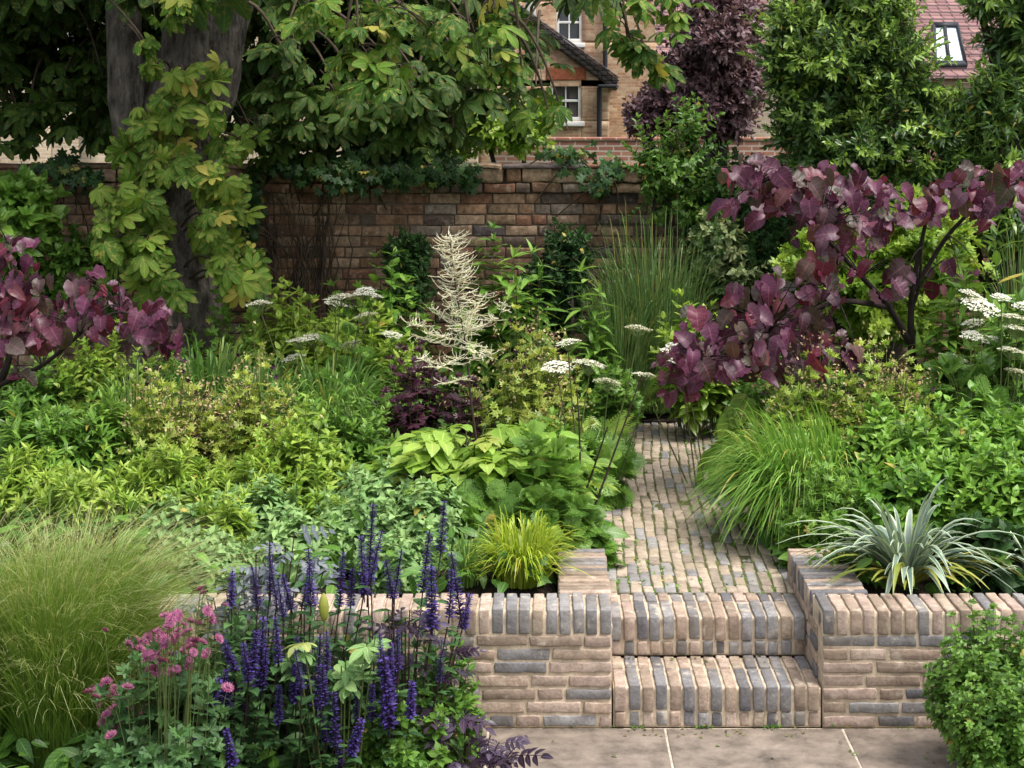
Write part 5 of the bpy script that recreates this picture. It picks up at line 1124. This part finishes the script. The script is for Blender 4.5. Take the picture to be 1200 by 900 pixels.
# astrantia: pink pincushion flowers
def astr_mesh(seed):
    r = rs(seed); m = MB(); f = leaf(.6, .7, .34, 3, .15, .1)
    for ring, n_, up, s in ((0, 15, .35, 1), (1, 12, .7, .85)):
        a = np.arange(n_) * 2 * math.pi / n_ + ring * .2; inst(m, f, np.zeros((n_, 3)), np.stack([np.cos(a), np.sin(a), up + 0 * a], -1), np.stack([-np.cos(a) * up, -np.sin(a) * up, 1 + 0 * a], -1), s, r.uniform(.2, .7, n_), r)
    n_ = 46; g = r.normal(0, .3, (n_, 3)); g[:, 2] = np.abs(g[:, 2]) * .8 + .25; tubes(m, bez(np.zeros((n_, 3)), g * .5, g, 3), .02, 3, r.uniform(.4, 1, n_)); inst(m, leaf(.5, .5, .8, 2, 0, 0), g, r.normal(0, 1, (n_, 3)), r.normal(0, .4, (n_, 3)) + V3(0, 0, 1), .14, r.uniform(.3, 1, n_), r)
    return m.mesh('flower_head', F_astr)
AST = [astr_mesh('astr%d' % i) for i in range(3)]
r = rs('astrantia'); t, c = pl('astrantia', 'pink pincushion astrantia with dark divided leaves between feather grass and salvias', 'flower', 195, 5.55, .02)
ml, ms = MB(), MB(); b, cc, tt = mound_stems(c, .28, .22, Z(768, 5.55) - .02, 90, r, .4, .4, .4); leafy(ml, ms, b, cc, tt, T_lob5, .12, 3, r, up=.4, t0=.45); 
heads = [(q[0] + r.normal(0, 16), q[1] + r.normal(0, 16)) for q in [(310, 580), (345, 560), (400, 580), (430, 590), (460, 610), (490, 600), (450, 520), (470, 560), (515, 600), (270, 710), (330, 750), (300, 770), (345, 700), (420, 630), (450, 640), (480, 580), (385, 620), (425, 520), (500, 560), (540, 510)]] + [(260, 700), (300, 690), (340, 700), (305, 740), (330, 755), (275, 780), (350, 570), (330, 575), (365, 585), (390, 605), (420, 600), (440, 530), (460, 500), (470, 540), (450, 570), (480, 590), (500, 610), (445, 650), (470, 640), (520, 590), (530, 570), (500, 540), (555, 505), (550, 480), (530, 440), (395, 650), (430, 620), (410, 580), (425, 555), (520, 520), (250, 715), (262, 690), (312, 765), (320, 655), (345, 690), (300, 815), (470, 490), (495, 570), (540, 600), (455, 605), (375, 610), (405, 610), (435, 500), (570, 560), (580, 690), (600, 690), (410, 545), (505, 580), (460, 660), (335, 740), (285, 760), (300, 705)]
heads += [(q[0] + r.normal(0, 22), q[1] + r.normal(0, 18)) for q in heads[20:52:1]]
for i, (zx, zy) in enumerate(heads):
    hx, hy = zx / 2.25 + r.normal(0, 2), 500 + zy / 2.25; dd = 5.5 + r.uniform(-.15, .2); p = V3(*pp(hx, hy, dd)); child('flower_head', AST[i % 3], t, p, (r.normal(.75, .35), r.normal(0, .35), r.uniform(0, 6)), .0205 * r.uniform(.7, 1.25))
    bb = c + (p - c) * V3(.6, .6, 0); tubes(ms, bez(bb[None], (bb * .5 + p * .5 + r.normal(0, .02, 3))[None], p[None], 7), .0014, 3, .3)
ml.build('foliage', L_salv, t); ms.build('stems', m_stem, t)
# salvias: violet spikes
def spike_mesh(seed, n_wh=13):
    r = rs(seed); m = MB(); tubes(m, np.stack([np.zeros(6), np.zeros(6), np.linspace(-.15, 1, 6)], -1)[None], .012, 4, 0.0); f = leaf(.7, .6, .55, 3, .3, .35)
    for i in range(n_wh):
        z = i / n_wh; n_ = 7; a = np.arange(n_) * .9 + i * .45 + r.normal(0, .2, n_); s = (.105 - .05 * z) * r.uniform(.75, 1.15, n_)
        p = np.stack([np.cos(a) * .018, np.sin(a) * .018, z + r.normal(0, .012, n_)], -1); inst(m, f, p, np.stack([np.cos(a), np.sin(a), .55 + 0 * a], -1), np.stack([-np.cos(a) * .5, -np.sin(a) * .5, 1 + 0 * a], -1), s, np.clip(r.normal(.5, .3, n_), 0, 1), r)
        p2 = np.stack([np.cos(a + .4) * .014, np.sin(a + .4) * .014, z - .012 + 0 * a], -1); inst(m, f, p2, np.stack([np.cos(a + .4), np.sin(a + .4), .2 + 0 * a], -1), V3(0, 0, 1), s * .6, 0.0, r)
    return m.mesh('flower_spike', F_salvia)
SPK = [spike_mesh('spk%d' % i, n) for i, n in enumerate((14, 17, 20, 12))]
S = [(717, 200, 712, 330), (540, 225, 520, 440), (497, 295, 510, 440), (525, 285, 528, 400), (443, 335, 445, 470), (470, 380, 475, 470), (378, 330, 370, 470), (345, 375, 345, 480), (252, 315, 262, 440), (280, 340, 280, 470), (155, 400, 160, 470), (215, 400, 230, 470), (660, 290, 665, 430), (605, 330, 590, 450), (580, 370, 585, 450), (700, 370, 690, 530), (745, 380, 735, 500), (780, 340, 765, 500), (790, 440, 770, 530), (145, 545, 170, 640), (225, 510, 235, 690), (205, 540, 215, 640), (290, 500, 285, 620), (180, 665, 200, 760), (375, 570, 385, 740), (345, 600, 345, 690), (125, 670, 130, 740), (280, 700, 285, 780), (405, 750, 410, 830), (435, 710, 435, 840), (475, 780, 475, 860), (580, 540, 580, 680), (570, 620, 575, 790), (590, 650, 588, 720), (605, 560, 600, 640), (635, 700, 632, 765), (715, 630, 710, 670), (40, 655, 30, 690), (85, 830, 85, 890), (165, 830, 165, 890), (490, 680, 490, 770), (530, 710, 530, 770), (450, 870, 452, 930), (320, 400, 318, 480), (360, 570, 362, 680), (300, 420, 296, 500), (410, 560, 412, 640), (240, 590, 244, 680), (95, 690, 100, 750), (150, 690, 150, 740), (400, 640, 402, 730), (560, 560, 556, 650), (330, 640, 330, 720), (200, 600, 205, 670)]
salv = []
for lb, px, x0, x1 in (('violet spiked salvia next to the pink astrantia', 270, 0, 300), ('violet spiked salvia in the middle, with the lily bud', 345, 300, 520), ('violet spiked salvia in front of the brick wall end, by the dark plum sprays', 450, 520, 900)):
    r = rs(lb); t, c = pl('salvia', lb, 'flower', px, 5.82, .02, 'violet salvias in the front bed'); ml, ms = MB(), MB()
    b, cc, tt = mound_stems(c + V3(0, .1, 0), .25, .2, Z(715, 5.92), 95, r, .45, .5, .5); leafy(ml, ms, b, cc, tt, T_ovt, .085, 5, r, up=.35, t0=.25, sag=.35)
    for i, (ax, ay, bx, by) in enumerate(S):
        if not x0 <= ax < x1: continue
        dd = 5.8 + r.uniform(-.12, .12) + np.interp(ay, (200, 450, 550, 900), (.1, -.05, -.18, -.36)); A = V3(*pp(200 + bx / 2.25, 500 + by / 2.25, dd)); B = V3(*pp(200 + ax / 2.25, 500 + ay / 2.25, dd + r.normal(0, .02))); v = B - A; L = np.linalg.norm(v); L = max(L, .12)
        rx = math.atan2(-v[1], v[2]); ry = math.asin(max(-1, min(1, v[0] / L)))
        child('flower_spike', SPK[int(min(3, max(0, (L - .1) / .07)))] if L < .3 else SPK[2], t, A, (rx, ry, r.uniform(0, 6)), (max(.18, min(.25, L * 1.2)) * r.uniform(.8, 1.1),) * 2 + (L * 1.08,))
        bb = c + (A - c) * V3(.5, .5, 0); tubes(ms, bez(bb[None], (bb * .4 + A * .6)[None], A[None], 7), .0024, 4, .4)
        k = 12; q = r.uniform(.25, .97, k)[:, None]; P = bb + (A - bb) * q; a = r.uniform(0, 6.28, k); inst(ml, T_ovs, P, np.stack([np.cos(a), np.sin(a), .3 + 0 * a], -1), V3(0, 0, 1), .06 * r.uniform(.6, 1.3, k), r.uniform(0, .9, k), r)
    ml.build('foliage', L_salv, t); ms.build('stems', m_dstem, t)
# blue grey rose sprays, light green sprigs, lily bud, dark plum sprays
def sprays(name, label, cat, px, d, z, tips, mat, tm, ls, stemm, K=3, dj=.1):
    r = rs(label); t, c = pl(name, label, cat, px, d, z); ml, ms = MB(), MB()
    for (hx, hy) in tips:
        dd = d + r.uniform(-dj, dj); p = V3(*pp(hx, hy, dd)); bb = c + (p - c) * V3(.4, .4, 0); mid = bb * .4 + p * .6 + V3(0, 0, .05); tubes(ms, bez(bb[None], mid[None], p[None], 7), np.linspace(.004, .002, 7)[None], 4, .5)
        a = r.uniform(0, 6.28, K); q = r.uniform(.72, 1, K)[:, None]; P = (1 - q) ** 2 * bb + 2 * q * (1 - q) * mid + q ** 2 * p
        inst(ml, tm, P, np.stack([np.cos(a), np.sin(a) - .3, r.uniform(-.2, .5, K)], -1), V3(0, -.5, 1) + r.normal(0, .3, (K, 3)), ls * r.uniform(.75, 1.2, K), r.uniform(0, 1, K), r)
    ml.build('foliage', mat, t); ms.build('stems', stemm, t); return t
sprays('rose_bush', 'blue grey leaved rose sprays behind the left salvia spikes', 'shrub', 300, 6.1, .02, [(265, 690), (285, 665), (300, 650), (320, 645), (335, 640), (345, 625), (350, 660), (310, 675), (270, 705), (290, 715), (325, 690), (365, 655), (250, 700), (300, 705), (380, 665), (240, 690)], L_rosa, T_rose, .13, m_dstem, 3)
sprays('leafy_sprig', 'light green three-part leaves between the middle salvia spikes', 'plant', 400, 5.62, .02, [(345, 755), (335, 765), (405, 770), (412, 790), (400, 780), (430, 755), (355, 750), (425, 775), (440, 745)], L_grey, T_palm3, .075, m_stem, 2, .05)
sprays('bugbane', 'dark plum bugbane with upright maroon leaves before the wall end', 'plant', 475, 5.75, .02, [(470, 712), (460, 705), (480, 715), (475, 725), (465, 735), (530, 765), (535, 758), (520, 770), (500, 765), (455, 715), (490, 745)], L_actaea, T_act, .1, m_dstem, 2, .05)
sprays('bugbane', 'low dusty plum bugbane spray overhanging the paving at the bottom', 'plant', 545, 5.62, .02, [(530, 835), (545, 845), (570, 870), (590, 880), (600, 885), (560, 885), (520, 830), (575, 862), (550, 860), (585, 870), (605, 875), (540, 880)], L_actaea, T_act, .12, m_dstem, 2, .06)
clump('low_perennial', 'mid green leafy plant at the bottom edge beneath the salvias', 'plant', 480, 5.68, 150, 800, L_mid, T_trif, .075, 70, 5, z=.02)
clump('low_perennial', 'mid green leafy stems in front of the wall end, left of the paving', 'plant', 520, 5.85, 90, 745, L_mid, T_ovs, .06, 46, 7, z=.02)
clump('low_perennial', 'leafy green filler against the low wall between the feather grass and salvias', 'plant', 262, 6.1, 120, 705, L_salv, T_ovt, .07, 70, 6, z=.02, low=.5, flat=.4)
clump('low_perennial', 'dark green divided leaves at the bottom edge below the astrantia', 'plant', 215, 5.62, 170, 845, L_salv, T_lob5, .1, 50, 3, z=.02)
r = rs('lily'); t, c = pl('lily', 'single fat yellow-green lily bud on an upright stem among the salvias', 'flower', 380, 5.75, .02); ms = MB(); B = V3(*pp(380, 728, 5.75)); tubes(ms, bez(c[None], (c * .5 + B * .5)[None], B[None], 8), .0035, 6, .5); ms.build('stem', m_stem, t)
m = MB(); n_ = 12; zz = np.linspace(0, 1, n_); R = np.interp(zz, (0, .12, .35, .6, .85, 1), (.004, .012, .0165, .017, .011, .003)); P = np.stack([B[0] - .003 * zz, B[1] + 0 * zz, B[2] + zz * .095], -1); tubes(m, P[None], R[None], 12, .4)
V = m.V[-1].reshape(n_, 12, 3); f = 1 + .1 * np.cos(3 * np.arange(12) * 2 * math.pi / 12); m.V[-1] = (P[:, None] + (V - P[:, None]) * f[None, :, None]).reshape(-1, 3); m.build('bud', F_bud, t, True)
# weeds in the path joints and moss cushions on the steps
r = rs('weeds'); m = MB(); K = 430; yy = 7.06 + 3.4 * r.uniform(0, 1, K) ** 1.6; row = r.integers(0, len(rows), K); xx = rows[row] + .026 + pathoff(yy) + r.normal(0, .003, K)
ok = r.uniform(0, 1, K) < np.where((xx < .45) | (xx > .85), 1, .45); P = np.stack([xx, yy, np.full(K, PZ - .006)], -1)[ok]; P = np.repeat(P, 7, 0); n_ = len(P); P = P + r.normal(0, .007, (n_, 3)) * V3(.7, 1.6, 0)
inst(m, T_tiny, P, r.normal(0, 1, (n_, 3)) * V3(1, 1, .3) + V3(0, 0, .6), r.normal(0, .3, (n_, 3)) + V3(0, 0, 1), .014 * r.uniform(.5, 1.4, n_), r.uniform(0, 1, n_), r); tag(m.build('path_weeds', L_green), kind='stuff')
# low ground cover between the clumps
r = rs('cover'); m = MB()
for x0, x1, y0, y1, z0, K in ((-4.2, .06, 6.72, 11.7, BED, 5200), (1.3, 4.2, 6.75, 11.7, BED, 3600), (.12, .34, 7.3, 11.0, PZ, 260), (1.03, 1.3, 7.3, 11.0, PZ, 260), (-2.4, -.25, 5.3, 6.3, .02, 900), (1.6, 2.8, 5.3, 6.3, .02, 400)):
    P = np.stack([r.uniform(x0, x1, K), r.uniform(y0, y1, K), z0 + r.uniform(.01, .17, K)], -1); P[:, 2] = np.where(x1 - x0 < .4, z0 + r.uniform(.0, .08, K), P[:, 2]); inst(m, T_ov, P, r.normal(0, 1, (K, 3)) * V3(1, 1, .4), r.normal(0, .4, (K, 3)) + V3(0, -.2, 1), .1 * r.uniform(.5, 1.2, K), r.uniform(0, .8, K), r)
tag(m.build('ground_cover', L_mid), kind='stuff')

# fallen petals, leaf scraps and grit on the terrace, steps and path
r = rs('litter'); m = MB()
for x0, x1, y0, y1, z0, K in ((-.3, 1.5, 5.3, 6.3, .003, 110), (.3, 1.05, 6.28, 6.365, .003, 60), (.3, 1.05, 6.62, 6.71, .158, 30), (.36, 1.0, 7.2, 9.5, PZ + .004, 60)):
    P = np.stack([r.uniform(x0, x1, K), r.uniform(y0, y1, K), np.full(K, z0 + .002)], -1); inst(m, T_tiny, P, r.normal(0, 1, (K, 3)) * V3(1, 1, .05), r.normal(0, .2, (K, 3)) + V3(0, 0, 1), .012 * r.uniform(.3, 1.5, K) ** 1.5, r.uniform(0, 1, K), r)
tag(m.build('leaf_litter', solid('leaf_scraps', [(92, 78, 50), (124, 112, 64), (104, 120, 62), (70, 58, 44)], noise=.3), None), kind='stuff')
# moss and tiny weeds along the foot of the step and walls
m = MB(); K = 520; q = r.uniform(0, 1, K); x = np.where(q < .55, .3 + .76 * r.uniform(0, 1, K) ** .7, r.uniform(-.1, 1.5, K)); P = np.stack([x, FRONT - r.uniform(0, .012, K), r.uniform(.001, .008, K)], -1); ok = np.sin(x * 23) + np.sin(x * 51 + 1) > .25; P = P[ok]; n_ = len(P)
inst(m, T_tiny, P, r.normal(0, 1, (n_, 3)) + V3(0, -.5, .8), r.normal(0, .4, (n_, 3)) + V3(0, 0, 1), .01 * r.uniform(.4, 1.4, n_), r.uniform(0, 1, n_), r); tag(m.build('moss', L_mid), kind='stuff')
